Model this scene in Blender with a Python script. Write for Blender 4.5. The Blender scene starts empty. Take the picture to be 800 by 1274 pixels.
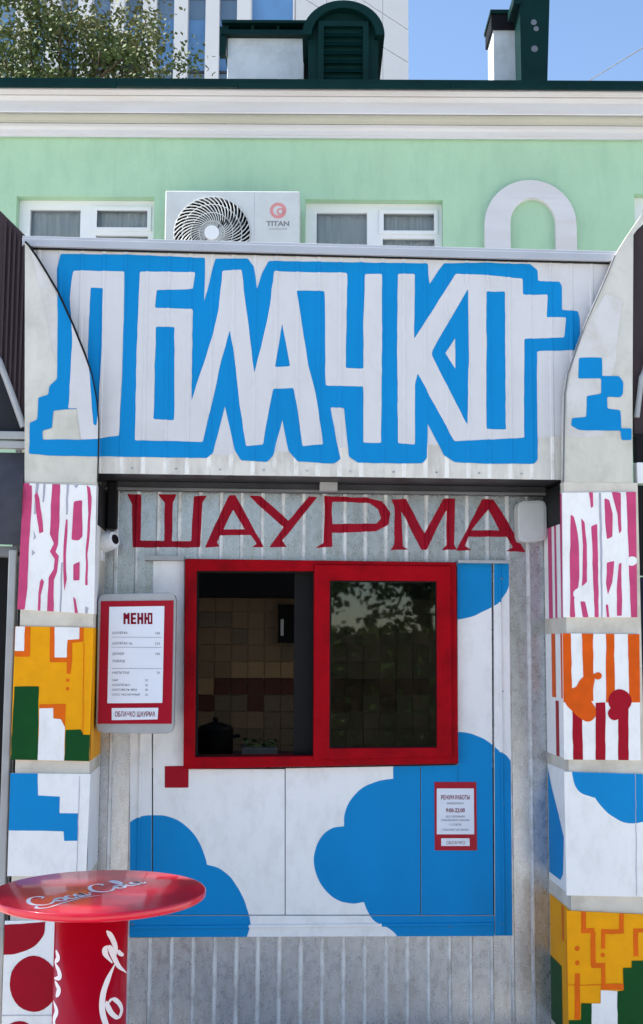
import bpy, bmesh, math, random
from mathutils import Vector, Matrix, geometry, noise
random.seed(7)
R = math.radians
scene = bpy.context.scene
COL = scene.collection

# ------------------------------------------------------------------ camera
W0, H0, F = 800.0, 1274.0, 1480.0
YAW, PITCH, ROLL = R(3.6), R(6.28), R(0.30)
EYE = Vector((0, 0, 1.65))

def cam_axes(yaw):
    fw = Vector((math.sin(yaw)*math.cos(PITCH), math.cos(yaw)*math.cos(PITCH), math.sin(PITCH)))
    rt = Vector((math.cos(yaw), -math.sin(yaw), 0))
    up = rt.cross(fw)
    r2 = rt*math.cos(ROLL) + up*math.sin(ROLL)
    u2 = up*math.cos(ROLL) - rt*math.sin(ROLL)
    return r2, u2, fw
AX, AX0 = cam_axes(YAW), cam_axes(0.0)

cd = bpy.data.cameras.new('camera')
cam = bpy.data.objects.new('camera', cd); COL.objects.link(cam)
cd.sensor_fit = 'HORIZONTAL'; cd.sensor_width = 36.0; cd.lens = 36.0*F/W0
cd.clip_start = 0.05; cd.clip_end = 3000
m = Matrix((AX[0], AX[1], -AX[2])).transposed().to_4x4(); m.translation = EYE
cam.matrix_world = m
scene.camera = cam

# ------------------------------------------------------------------ light
w = bpy.data.worlds.new('World'); scene.world = w; w.use_nodes = True
nt = w.node_tree; nt.nodes.clear()
sky = nt.nodes.new('ShaderNodeTexSky'); sky.sky_type = 'NISHITA'; sky.sun_disc = False
SUN_EL, SUN_AZ = R(54), R(-84)          # azimuth from +Y (the view) towards +X; the sun stands behind the houses, to the left
sky.sun_elevation = SUN_EL; sky.sun_rotation = SUN_AZ
sky.air_density = 1.0; sky.dust_density = 0.3; sky.ozone_density = 2.2
bg = nt.nodes.new('ShaderNodeBackground'); bg.inputs['Strength'].default_value = 0.088
out = nt.nodes.new('ShaderNodeOutputWorld')
nt.links.new(sky.outputs[0], bg.inputs[0]); nt.links.new(bg.outputs[0], out.inputs[0])
sl = bpy.data.lights.new('sun', 'SUN'); sl.energy = 5.0; sl.angle = R(0.5); sl.color = (1.0, 0.95, 0.88)
so = bpy.data.objects.new('sun', sl); COL.objects.link(so); so.location = (-8, 6, 20)
sd = Vector((math.sin(SUN_AZ)*math.cos(SUN_EL), math.cos(SUN_AZ)*math.cos(SUN_EL), math.sin(SUN_EL)))
so.rotation_euler = sd.to_track_quat('Z', 'Y').to_euler()
scene.view_settings.view_transform = 'Standard'; scene.view_settings.look = 'None'
scene.view_settings.gamma = 1.0; scene.view_settings.use_curve_mapping = False
scene.view_settings.exposure = 1.53
scene.render.engine = 'CYCLES'
scene.cycles.max_bounces = 8; scene.cycles.use_denoising = True

# ------------------------------------------------------------------ pixel of the photograph -> point on a real plane
def ray(px, py, ax=AX):
    return ax[2] + ax[0]*((px-W0/2)/F) + ax[1]*((H0/2-py)/F)
def on_y(px, py, Y, ax=AX):
    d = ray(px, py, ax); t = (Y-EYE.y)/d.y
    return EYE + d*t
def on_z(px, py, Z):
    d = ray(px, py); t = (Z-EYE.z)/d.z
    return EYE + d*t
def xz(px, py, Y, ax=AX):
    p = on_y(px, py, Y, ax); return (p.x, p.z)

# ------------------------------------------------------------------ materials
def lin(c):
    c = c/255.0
    return c/12.92 if c <= 0.04045 else ((c+0.055)/1.055)**2.4
def col(r, g, b, k=1.0):
    return tuple(min(0.85, max(0.0015, lin(v)*k)) for v in (r, g, b))
MATS = {}
def mat(name, c, rough=0.5, metal=0.0, var=0.08, scale=6.0, bump=0.0, bscale=60.0, stretch=(1, 1, 1), stain=None, spec=0.14, coat=0.0, stain_amt=0.5, stain_scale=2.0, stain_stretch=(1, 1, 1)):
    if name in MATS: return MATS[name]
    mt = bpy.data.materials.new(name); mt.use_nodes = True
    t = mt.node_tree; b = t.nodes['Principled BSDF']
    b.inputs['Roughness'].default_value = rough; b.inputs['Metallic'].default_value = metal
    b.inputs['Specular IOR Level'].default_value = spec; b.inputs['Coat Weight'].default_value = coat
    b.inputs['Coat Roughness'].default_value = 0.08
    tc = t.nodes.new('ShaderNodeTexCoord'); mp = t.nodes.new('ShaderNodeMapping')
    mp.inputs['Scale'].default_value = stretch
    t.links.new(tc.outputs['Object'], mp.inputs[0])
    n = t.nodes.new('ShaderNodeTexNoise'); n.inputs['Scale'].default_value = scale; n.inputs['Detail'].default_value = 6; n.inputs['Roughness'].default_value = 0.62
    t.links.new(mp.outputs[0], n.inputs['Vector'])
    r = t.nodes.new('ShaderNodeValToRGB'); r.color_ramp.elements[0].position = 0.3; r.color_ramp.elements[1].position = 0.7
    r.color_ramp.elements[0].color = (*[v*(1-var) for v in c], 1); r.color_ramp.elements[1].color = (*[min(0.9, v*(1+var)) for v in c], 1)
    t.links.new(n.outputs['Fac'], r.inputs[0]); last = r.outputs[0]
    if stain:
        mp2 = t.nodes.new('ShaderNodeMapping'); mp2.inputs['Scale'].default_value = stain_stretch
        t.links.new(tc.outputs['Object'], mp2.inputs[0])
        n2 = t.nodes.new('ShaderNodeTexNoise'); n2.inputs['Scale'].default_value = stain_scale; n2.inputs['Detail'].default_value = 8; n2.inputs['Roughness'].default_value = 0.7
        t.links.new(mp2.outputs[0], n2.inputs['Vector'])
        r2 = t.nodes.new('ShaderNodeValToRGB'); r2.color_ramp.elements[0].position = 0.47; r2.color_ramp.elements[1].position = 0.68
        r2.color_ramp.elements[0].color = (0, 0, 0, 1); r2.color_ramp.elements[1].color = (stain_amt,)*3+(1,)
        mx = t.nodes.new('ShaderNodeMix'); mx.data_type = 'RGBA'
        t.links.new(n2.outputs['Fac'], r2.inputs[0]); t.links.new(r2.outputs[0], mx.inputs[0])
        t.links.new(last, mx.inputs[6]); mx.inputs[7].default_value = (*stain, 1); last = mx.outputs[2]
    t.links.new(last, b.inputs['Base Color'])
    mr = t.nodes.new('ShaderNodeMapRange'); mr.inputs[3].default_value = max(0.02, rough-0.08); mr.inputs[4].default_value = min(1, rough+0.1)
    t.links.new(n.outputs['Fac'], mr.inputs[0]); t.links.new(mr.outputs[0], b.inputs['Roughness'])
    if bump:
        nb = t.nodes.new('ShaderNodeTexNoise'); nb.inputs['Scale'].default_value = bscale; nb.inputs['Detail'].default_value = 4
        t.links.new(mp.outputs[0], nb.inputs['Vector'])
        bp = t.nodes.new('ShaderNodeBump'); bp.inputs['Strength'].default_value = bump; bp.inputs['Distance'].default_value = 0.01
        t.links.new(nb.outputs['Fac'], bp.inputs['Height']); t.links.new(bp.outputs[0], b.inputs['Normal'])
    MATS[name] = mt
    return mt

def glass_mat(name, tint, refl_rough=0.01, ior=1.5):
    mt = bpy.data.materials.new(name); mt.use_nodes = True
    t = mt.node_tree; t.nodes.clear()
    o = t.nodes.new('ShaderNodeOutputMaterial'); mix = t.nodes.new('ShaderNodeMixShader')
    tr = t.nodes.new('ShaderNodeBsdfTransparent'); tr.inputs[0].default_value = (*tint, 1)
    gl = t.nodes.new('ShaderNodeBsdfGlossy'); gl.inputs['Roughness'].default_value = refl_rough
    fr = t.nodes.new('ShaderNodeFresnel'); fr.inputs[0].default_value = ior
    tc = t.nodes.new('ShaderNodeTexCoord'); n = t.nodes.new('ShaderNodeTexNoise'); n.inputs['Scale'].default_value = 3.0
    bp = t.nodes.new('ShaderNodeBump'); bp.inputs['Strength'].default_value = 0.02; bp.inputs['Distance'].default_value = 0.02
    t.links.new(tc.outputs['Object'], n.inputs['Vector']); t.links.new(n.outputs['Fac'], bp.inputs['Height']); t.links.new(bp.outputs[0], gl.inputs['Normal'])
    t.links.new(fr.outputs[0], mix.inputs[0]); t.links.new(tr.outputs[0], mix.inputs[1]); t.links.new(gl.outputs[0], mix.inputs[2]); t.links.new(mix.outputs[0], o.inputs[0])
    return mt

K = 1.16
M_WHITE = mat('white_paint', col(218, 221, 224, 1.25), 0.55, var=0.035, scale=2.5, bump=0.04, bscale=25, stretch=(1, 1, .8), stain=col(170, 168, 160), stain_amt=0.2, stain_scale=11, stain_stretch=(1.5, 1, .8))
M_OLDW = mat('thin_white_paint', col(206, 206, 206), 0.65, var=0.06, scale=5, stain=col(186, 182, 172), stain_amt=0.6, stain_scale=7)
M_FASW = mat('greyish_white_paint', col(208, 208, 211), 0.55, var=0.04, scale=2.5, bump=0.04, bscale=25, stretch=(1, 1, .8), stain=col(176, 174, 172), stain_amt=0.25, stain_scale=5, stain_stretch=(1.5, 1, .8))
M_BLUE = mat('blue_paint', col(0, 126, 188, 1.1), 0.55, var=0.06, scale=5, bump=0.05, bscale=40, stretch=(1, 1, .5))
M_RED = mat('red_frame_paint', col(152, 0, 20, 1.05), 0.45, var=0.12, scale=10, bump=0.12, bscale=50, spec=.06, stain=col(96, 0, 14), stain_amt=.55, stain_scale=7)
M_LETTER = mat('dark_red_letter_paint', col(142, 6, 34, 1.1), 0.5, var=0.15, scale=20, bump=0.1)
M_ORANGE = mat('yellow_orange_paint', col(222, 150, 0, K), 0.5, var=0.08, scale=12, bump=0.1)
M_RUST = mat('deep_orange_paint', col(208, 92, 8, K), 0.5, var=0.1, scale=15)
M_BURNT = mat('stripe_orange_paint', col(200, 80, 8, K), 0.5, var=0.12, scale=15)
M_GREEN = mat('dark_green_paint', col(0, 66, 26, K), 0.5, var=0.15, scale=12)
M_PINK = mat('pink_paint', col(196, 72, 118, 1.0), 0.55, var=0.12, scale=14)
M_GREYP = mat('grey_paint', col(160, 158, 172, K), 0.55, var=0.12, scale=14)
M_CRIM = mat('crimson_paint', col(156, 0, 34, 1.0), 0.45, var=0.1, scale=14)
M_LITRIB = mat('lit_zinc_rib', col(222, 224, 226), 0.34, metal=0.35, var=0.12, scale=6, stain=col(160, 158, 152), stain_amt=0.7, stain_scale=9)  # rib metal paler than the sheet: caught light put into its colour
M_GALV = mat('galvanised_sheet', col(186, 191, 197), 0.27, metal=0.8, var=0.10, scale=38, bump=0.03, bscale=9, stretch=(1, 1, .8), stain=col(150, 147, 141), stain_amt=0.5, stain_scale=16, stain_stretch=(1.8, 1, .5))
M_GALV2 = mat('galvanised_fascia', col(218, 214, 206), 0.5, metal=0.25, var=0.1, scale=7, bump=0.03, bscale=12, stretch=(1, 1, .6), stain=col(150, 142, 128), stain_amt=0.5, stain_scale=5, stain_stretch=(2, 1, .6))
M_BEIGE = mat('beige_plaster_sheet', col(208, 202, 190), 0.7, var=0.1, scale=9, bump=0.2, bscale=50, stain=col(160, 152, 138), stain_amt=0.55, stain_scale=6)
M_FILM = mat('glossy_vinyl_film', col(206, 203, 192), 0.22, var=0.09, scale=7, bump=0.22, bscale=7, stretch=(1.6, 1, .6), stain=col(176, 172, 160), stain_amt=0.5, stain_scale=9, coat=0.6, spec=0.5)
M_STEEL = mat('grey_steel', col(120, 122, 126), 0.45, metal=0.5, var=0.15, scale=8)
M_DKSTEEL = mat('dark_steel', col(66, 66, 70), 0.5, metal=0.3, var=0.2, scale=8)
M_BLACK = mat('black_rubber', col(22, 22, 24), 0.5, var=0.2)  # also colours the corner shade on the upper pier returns
M_BROWN = mat('dark_brown_cladding', col(62, 52, 56), 0.5, var=0.15, scale=5, stretch=(6, 1, .5))
M_SLATE = mat('slate_fabric', col(74, 76, 86), 0.75, var=0.3, scale=3, bump=0.6, bscale=5)
M_FRAMEG = mat('pale_grey_metal', col(166, 168, 170), 0.45, metal=0.2, var=0.1, scale=8)
M_GWALL = mat('mint_stucco', col(168, 202, 172, 1.0), 0.85, var=0.05, scale=1.6, bump=0.25, bscale=45, stain=col(126, 166, 142), stain_amt=0.2, stain_scale=4, stain_stretch=(2.2, 1, .6))
M_CORN = mat('white_stucco', col(206, 205, 208), 0.75, var=0.05, scale=3, stretch=(.3, 1, 2), bump=0.1, stain=col(190, 182, 172), stain_amt=0.35, stain_scale=3, stain_stretch=(.3, 1, 3))
M_CORNB = mat('cream_stucco', col(186, 185, 176), 0.75, var=0.06, scale=3, stretch=(.3, 1, 2))
M_ROOF = mat('dark_green_metal', col(4, 40, 38), 0.42, metal=0.0, var=0.2, scale=4, bump=0.08, bscale=6)
M_PVC = mat('white_plastic', col(224, 226, 228), 0.35, var=0.03, scale=8)
M_PVCG = mat('pale_grey_plastic', col(198, 202, 202), 0.45, var=0.05, scale=10, stain=col(170, 170, 165), stain_amt=0.25)
M_CURT = mat('grey_curtain', col(226, 222, 210), 0.9, var=0.2, scale=9, stretch=(6, 1, .2))
M_DARK = mat('dark_interior', col(46, 48, 54), 0.7, var=0.2)
M_TABLE = mat('glossy_red_enamel', (0.74, 0.004, 0.03), 0.34, var=0.1, scale=9, coat=0.55, spec=0.35, bump=0.01, bscale=14, stain=(0.55, 0.03, 0.05), stain_amt=.4, stain_scale=12)
M_COLUMN = mat('red_enamel_column', col(176, 0, 34, 1.1), 0.3, var=0.08, scale=5, coat=0.3)
M_SCRIPT = mat('white_print', col(232, 226, 228), 0.4, var=0.04)
M_PAPER = mat('white_paper', col(222, 226, 236), 0.6, var=0.03)
M_INK = mat('grey_ink', col(70, 70, 84), 0.6, var=0.1)
M_INKR = mat('maroon_ink', col(120, 8, 36), 0.6, var=0.1)
M_BOARD = mat('crimson_print', col(160, 0, 36, 1.0), 0.35, var=0.06, coat=0.1)
M_ASPH = mat('pale_paving', (0.47, 0.45, 0.415), 0.9, var=0.2, scale=2, bump=0.5, bscale=80)
M_BARK = mat('bark', (0.10, 0.075, 0.05), 0.9, var=0.3, scale=8, stretch=(1, 1, .2), bump=0.6, bscale=20)
M_LEAF = mat('leaf_green', (0.07, 0.10, 0.032), 0.6, var=0.35, scale=1.5)
M_LEAF2 = mat('leaf_olive', (0.125, 0.135, 0.055), 0.6, var=0.3, scale=2)
M_TOWER = mat('tower_white_panel', col(192, 194, 197), 0.6, var=0.05, scale=.3)
M_TGLASS = mat('tower_blue_glass', col(92, 132, 176), 0.2, var=0.25, scale=.25, metal=0.0)
M_TGLASSD = mat('tower_dark_glass', col(40, 58, 84), 0.15, var=0.3, scale=.3, metal=0.2)
M_GLASS = glass_mat('window_glass', (0.46, 0.56, 0.55), 0.02, 1.75)
M_GLASSF = glass_mat('house_glass', (0.85, 0.88, 0.9))

# ------------------------------------------------------------------ mesh builder
class MB:
    def __init__(self): self.v, self.f, self.m, self.mats = [], [], [], []
    def mi(self, mt):
        if mt not in self.mats: self.mats.append(mt)
        return self.mats.index(mt)
    def add(self, vs, fs, mt):
        o = len(self.v); self.v += [tuple(p) for p in vs]; k = self.mi(mt)
        for f in fs: self.f.append([i+o for i in f]); self.m.append(k)
        return self
    def box(self, x0, x1, y0, y1, z0, z1, mt):
        x0, x1 = min(x0, x1), max(x0, x1); y0, y1 = min(y0, y1), max(y0, y1); z0, z1 = min(z0, z1), max(z0, z1)
        vs = [(x, y, z) for z in (z0, z1) for y in (y0, y1) for x in (x0, x1)]
        return self.add(vs, [(0, 2, 3, 1), (4, 5, 7, 6), (0, 1, 5, 4), (2, 6, 7, 3), (0, 4, 6, 2), (1, 3, 7, 5)], mt)
    def prism(self, poly, y0, y1, mt, holes=()):       # poly of (x, z); y0 is the face towards the camera
        loops = [list(poly)]+[list(h) for h in holes]
        flat = [p for l in loops for p in l]; n = len(flat)
        tri = geometry.tessellate_polygon([[Vector((a, b, 0)) for a, b in l] for l in loops])
        vs = [(a, y0, b) for a, b in flat]+[(a, y1, b) for a, b in flat]
        fs = []
        for t in tri:
            (ax_, az), (bx_, bz), (cx_, cz) = (flat[i] for i in t)
            s = (bx_-ax_)*(cz-az)-(bz-az)*(cx_-ax_)
            t = tuple(t) if s > 0 else tuple(reversed(t))
            fs.append(t); fs.append(tuple(i+n for i in reversed(t)))
        k = 0
        for li, l in enumerate(loops):
            area = sum(l[i][0]*l[(i+1) % len(l)][1]-l[(i+1) % len(l)][0]*l[i][1] for i in range(len(l)))
            ccw = area > 0
            for i in range(len(l)):
                a, b = k+i, k+(i+1) % len(l)
                q = (a, a+n, b+n, b)
                if ccw == (li > 0): q = tuple(reversed(q))
                fs.append(q)
            k += len(l)
        return self.add(vs, fs, mt)
    def tube(self, pts, r, mt, n=10, cap=True):
        pts = [Vector(p) for p in pts]; rs = r if isinstance(r, (list, tuple)) else [r]*len(pts)
        vs, fs = [], []
        for i, p in enumerate(pts):
            d = (pts[min(i+1, len(pts)-1)]-pts[max(i-1, 0)]).normalized()
            a = d.cross(Vector((0, 0, 1)) if abs(d.z) < 0.9 else Vector((1, 0, 0))).normalized(); b = d.cross(a)
            for k in range(n):
                t = 2*math.pi*k/n; vs.append(p+(a*math.cos(t)+b*math.sin(t))*rs[i])
        for i in range(len(pts)-1):
            for k in range(n):
                fs.append((i*n+k, i*n+(k+1) % n, (i+1)*n+(k+1) % n, (i+1)*n+k))
        if cap: fs.append(tuple(range(n-1, -1, -1))); fs.append(tuple((len(pts)-1)*n+k for k in range(n)))
        return self.add(vs, fs, mt)
    def lathe(self, prof, c, mt, n=64):                # prof of (r, z) about a vertical axis through c
        vs, fs = [], []
        for r_, z in prof:
            for k in range(n):
                t = 2*math.pi*k/n; vs.append((c[0]+r_*math.cos(t), c[1]+r_*math.sin(t), z))
        for i in range(len(prof)-1):
            for k in range(n): fs.append((i*n+k, i*n+(k+1) % n, (i+1)*n+(k+1) % n, (i+1)*n+k))
        return self.add(vs, fs, mt)
    def disc_y(self, cx, cz, r_, y0, y1, mt, n=32, ri=0.0):
        o = [(cx+r_*math.cos(2*math.pi*k/n), cz+r_*math.sin(2*math.pi*k/n)) for k in range(n)]
        h = [[(cx+ri*math.cos(2*math.pi*k/n), cz+ri*math.sin(2*math.pi*k/n)) for k in range(n)]] if ri else ()
        return self.prism(o, y0, y1, mt, h)
    def build(self, name, parent=None, bevel=0.0, smooth=False, **props):
        me = bpy.data.meshes.new(name); me.from_pydata(self.v, [], self.f)
        for mt in self.mats: me.materials.append(mt)
        me.polygons.foreach_set('material_index', self.m)
        if smooth: me.polygons.foreach_set('use_smooth', [True]*len(me.polygons))
        me.update()
        o = bpy.data.objects.new(name, me); COL.objects.link(o)
        if parent is not None:
            o.parent = parent
            if 'base' in parent: o.matrix_parent_inverse = Matrix.Translation(-Vector(parent['base']))
        if bevel:
            b = o.modifiers.new('bevel', 'BEVEL'); b.width = bevel; b.segments = 2; b.limit_method = 'ANGLE'; b.angle_limit = R(40)
        for k_, v_ in props.items(): o[k_] = v_
        return o
def thing(name, label, cat, base=(0, 0, 0), yaw=0.0, group=None):
    o = bpy.data.objects.new(name, None); COL.objects.link(o); o.empty_display_size = 0.2
    b = Vector(base); o['base'] = tuple(b)
    o.matrix_basis = Matrix.Rotation(-yaw, 4, 'Z') @ Matrix.Translation(b)
    o['label'] = label; o['category'] = cat
    if group: o['group'] = group
    return o

# ------------------------------------------------------------------ painted shapes (thin coats of paint laid on a surface)
def round_poly(pts, r_=2.0, jit=0.45, seed=0.0, step=9.0):
    n = len(pts); o = []
    for i in range(n):
        p, a, b = Vector(pts[i]), Vector(pts[i-1]), Vector(pts[(i+1) % n])
        la, lb = (a-p).length, (b-p).length
        ra, rb = min(r_, la*.4), min(r_, lb*.4)
        A, B = p+(a-p)*(ra/max(la, 1e-6)), p+(b-p)*(rb/max(lb, 1e-6))
        o += [A, A*.25+p*.5+B*.25, B]
    d = []
    for i in range(len(o)):
        a, b = o[i], o[(i+1) % len(o)]; k = max(1, int((b-a).length/step))
        for j in range(k): d.append(a+(b-a)*(j/k))
    res = []
    for p in d:
        q = Vector((p.x*.07, p.y*.07, seed))
        res.append((p.x+jit*noise.noise(q)*1.6, p.y+jit*noise.noise(q+Vector((31, 7, 3)))*1.6))
    return res
RSC = {}
PITCH_RIB, RIB_W, RIB_F, RIB_H = 0.0850, 0.018, 0.0045, 0.007
def rib(x, x0):                                        # trapezoid ribs of the profiled sheet
    u = (x-x0) % PITCH_RIB; h = RIB_H*RSC.get(x0, 1.0)
    if u < RIB_F: return h*u/RIB_F
    if u < RIB_W-RIB_F: return h
    if u < RIB_W: return h*(RIB_W-u)/RIB_F
    return 0.0
def breaks(xa, xb, x0):
    k = math.floor((xa-x0)/PITCH_RIB)-1; o = []
    while x0+k*PITCH_RIB < xb:
        for d in (0, RIB_F, RIB_W-RIB_F, RIB_W):
            x = x0+k*PITCH_RIB+d
            if xa < x < xb: o.append(x)
        k += 1
    return o
def coat(mb, mt, poly, Y, off, holes=(), ribx=None, clips=(), r_=2.0, jit=0.45, px=True, seed=None):
    """poly in photo pixels, laid on the plane y=Y (towards the camera by off); follows the ribs when ribx is given; clips: convex pixel polygons to stay inside (united)"""
    seed = random.random()*50 if seed is None else seed
    loops = [round_poly(poly, r_, jit, seed)]+[round_poly(h, r_, jit, seed+5) for h in holes]
    loops = [[xz(a, b, Y) for a, b in l] for l in loops]
    flat = [p for l in loops for p in l]
    tri = geometry.tessellate_polygon([[Vector((a, b, 0)) for a, b in l] for l in loops])
    for clip in (clips or [None]):
        bm = bmesh.new(); vs = [bm.verts.new((a, Y, b)) for a, b in flat]
        for t in tri:
            try: bm.faces.new([vs[i] for i in t])
            except ValueError: pass
        if clip:
            c = [Vector((*xz(a, b, Y),)) for a, b in clip]; n = len(c)
            area = sum(c[i].x*c[(i+1) % n].y-c[(i+1) % n].x*c[i].y for i in range(n))
            for i in range(n):
                a, b = c[i], c[(i+1) % n]; d = b-a
                no = Vector((d.y, 0, -d.x)) if area > 0 else Vector((-d.y, 0, d.x))
                bmesh.ops.bisect_plane(bm, geom=bm.verts[:]+bm.edges[:]+bm.faces[:], plane_co=(a.x, Y, a.y), plane_no=no, clear_outer=True)
        if ribx is not None and bm.verts:
            xs = [v.co.x for v in bm.verts]
            for x in breaks(min(xs), max(xs), ribx):
                bmesh.ops.bisect_plane(bm, geom=bm.verts[:]+bm.edges[:]+bm.faces[:], plane_co=(x, Y, 0), plane_no=(1, 0, 0))
        bm.verts.index_update()
        pts = [(v.co.x, Y-off-(rib(v.co.x, ribx) if ribx is not None else 0.0), v.co.z) for v in bm.verts]
        fs = []
        for f in bm.faces:
            idx = [v.index for v in f.verts]; f.normal_update()
            if f.normal.y > 0: idx.reverse()
            fs.append(idx)
        mb.add(pts, fs, mt); bm.free()
def sheet(mb, mt, x0, x1, z0, z1, Y, ribx, crest_mt=None):            # profiled sheet, vertical ribs
    xs = [x0]+breaks(x0, x1, ribx)+[x1]
    vs = [(x, Y-rib(x, ribx), z) for z in (z0, z1) for x in xs]; n = len(xs)
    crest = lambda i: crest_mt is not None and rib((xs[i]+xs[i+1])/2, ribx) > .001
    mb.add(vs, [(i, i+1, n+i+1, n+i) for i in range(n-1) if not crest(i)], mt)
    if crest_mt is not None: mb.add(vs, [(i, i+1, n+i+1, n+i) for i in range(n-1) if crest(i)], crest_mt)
def circ(cx, cy, rx, ry=None, n=28, a0=0, a1=360):
    ry = rx if ry is None else ry
    return [(cx+rx*math.cos(R(a0+(a1-a0)*k/n)), cy+ry*math.sin(R(a0+(a1-a0)*k/n))) for k in range(n)]
def runs(*rs):                                         # curves with sharp meeting points
    o = []
    for r_ in rs:
        if len(r_) > 2: o += [(p.x, p.y) for p in catmull([Vector((*q, 0)) for q in r_], 5)]
        else: o += list(r_)
    return o
def rect(x0, y0, x1, y1): return [(x0, y0), (x1, y0), (x1, y1), (x0, y1)]
def text_into(mb, mt, body, x, z, Y, h, align='CENTER', sx=1.0, bold=0.0):   # flat print facing the camera
    cu = bpy.data.curves.new('print', 'FONT'); cu.body = body; cu.size = h*1.38; cu.align_x = align; cu.fill_mode = 'FRONT' if False else 'BOTH'
    cu.offset = bold; cu.resolution_u = 2
    o = bpy.data.objects.new('print', cu); me = bpy.data.meshes.new_from_object(o)
    vs = [(x+v.co.x*sx, Y, z+v.co.y) for v in me.vertices]
    fs = [list(p.vertices) for p in me.polygons]
    # face the camera (-y)
    out_ = []
    for f in fs:
        a, b, c = (Vector(vs[f[0]]), Vector(vs[f[1]]), Vector(vs[f[2]]))
        out_.append(f if (b-a).cross(c-a).y <= 0 else f[::-1])
    mb.add(vs, out_, mt)
    bpy.data.objects.remove(o); bpy.data.curves.remove(cu); bpy.data.meshes.remove(me)
def catmull(pts, k=6):
    P = [Vector(p) for p in pts]; P = [P[0]*2-P[1]]+P+[P[-1]*2-P[-2]]; o = []
    for i in range(1, len(P)-2):
        for j in range(k):
            t = j/k; a, b, c, d = P[i-1:i+3]
            o.append(0.5*((2*b)+(c-a)*t+(2*a-5*b+4*c-d)*t*t+(3*b-a-3*c+d)*t**3))
    return o+[P[-2]]

# ------------------------------------------------------------------ ground
g = MB(); S = 600
g.add([(-S, -S, 0), (S, -S, 0), (S, S, 0), (-S, S, 0)], [(0, 1, 2, 3)], M_ASPH)
g.build('ground', kind='structure')

# ------------------------------------------------------------------ the kiosk
YP, YF, YB = 4.55, 4.605, 4.875          # fronts of the piers, of the fascia, of the recessed wall
BACK = 7.25                               # inside face of the tiled wall
kiosk = thing('kiosk', 'grey corrugated snack kiosk with blue and white painted fascia and red service window', 'kiosk', (0.0, YB, 0))
X = lambda px, py, Y: xz(px, py, Y)[0]
Z = lambda px, py, Y: xz(px, py, Y)[1]
RX_F, RX_B = X(96, 450, YF), X(504, 1220, YB)
RSC[RX_F] = 0.5
xl, xr = X(31, 450, YF), X(764, 330, YF)
ztop_l, ztop_r = Z(40, 303, YF), Z(765, 320, YF)
ztop = (ztop_l+ztop_r)/2-.012
zlow = Z(410, 593, YF)

# roof + header + side walls
M_FLASH = mat('pale_flashing', col(176, 180, 188), 0.4, metal=0.1, var=0.06, scale=6)
mb = MB(); mb.box(xl-.02, xr+.02, YF-.03, BACK-1.15, ztop+.004, ztop+.03, M_FLASH); mb.box(xl-.02, xr+.02, BACK-.42, BACK+.12, ztop+.004, ztop+.03, M_FLASH)
mb.box(xl-.02, xl+.35, BACK-1.149, BACK-.421, ztop+.004, ztop+.03, M_FLASH); mb.box(xr-.35, xr+.02, BACK-1.149, BACK-.421, ztop+.004, ztop+.03, M_FLASH)  # unseen opening left in the roof, added to brighten the inside
mb.box(xl-.02, xr+.02, YF-.034, YF-.006, ztop-.012, ztop+.018, M_FLASH); mb.box(xl-.01, xr+.01, YF-.018, YF-.0005, ztop-.0165, ztop-.0125, M_BLACK)
roof = mb.build('roof', kiosk, bevel=.003)
mb = MB(); mb.box(xl, xr, YF+.003, YF+.03, zlow, ztop, M_DKSTEEL); mb.box(xl, xr, YF+.03, YB+.02, zlow+.002, zlow+.03, M_DKSTEEL)
mb.build('header', kiosk)
for s, xx in ((-1, xl), (1, xr)):
    mb = MB(); mb.box(xx, xx+s*.03, YF+.031, BACK+.1, 0, ztop, M_GALV); mb.build('side_wall', kiosk)
mb = MB(); mb.box(xl+.002, xr-.002, BACK+.03, BACK+.09, 0, ztop-.002, M_DKSTEEL); mb.build('rear_wall', kiosk)

# fascia: profiled sheet with the painted name
M_LITRIB2 = mat('lit_fascia_rib', col(232, 230, 224), 0.5, metal=0.1, var=0.08, stain=col(170, 164, 150), stain_amt=.5, stain_scale=9)  # paler fascia ribs: the light they catch is put into the colour
fx = MB(); sheet(fx, M_GALV2, xl, xr, zlow, ztop, YF, RX_F, M_LITRIB2); fascia = fx.build('fascia', kiosk)
mural = MB()
coat(mural, M_FASW, [(36, 312), (300, 318), (600, 324), (757, 330), (735, 400), (712, 460), (706, 543), (640, 545), (560, 552), (440, 556), (300, 566), (120, 570), (60, 560), (40, 420)], YF, .0012, ribx=RX_F, jit=1.5)
blue = [(76, 316), (160, 317), (255, 321), (255, 340), (254, 376), (261, 350), (268, 322), (308, 322), (316, 332), (320, 360), (326, 340), (334, 325), (400, 326), (532, 328), (534, 354), (552, 328), (600, 327), (660, 329),
        (669, 336), (669, 350), (696, 351), (699, 357), (699, 386), (719, 387), (721, 396), (721, 418), (717, 436), (668, 437), (668, 500), (669, 572), (664, 577), (600, 577), (565, 575), (552, 566), (532, 527), (531, 570), (525, 577),
        (445, 576), (434, 568), (428, 508), (411, 507), (418, 545), (424, 572), (416, 577), (370, 574), (359, 562), (351, 522), (340, 566), (332, 575), (300, 573), (292, 560), (280, 505), (265, 564), (258, 570), (122, 568), (60, 567), (36, 565),
        (37, 526), (47, 522), (48, 495), (60, 491), (62, 480), (71, 472), (72, 400), (71, 335)]
foot = [(84, 509), (98, 509), (103, 547), (53, 547), (53, 536), (65, 533), (66, 511)]
o_out = [(91, 337), (155, 338), (154, 400), (152, 470), (148, 542), (122, 546), (101, 547), (96, 508), (85, 508), (86, 500), (88, 460), (90, 420), (87, 370)]
o_in = [(113, 358), (128, 359), (127, 430), (125, 465), (123, 500), (120, 530), (116, 528), (112, 470), (109, 440), (111, 400)]
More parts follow.
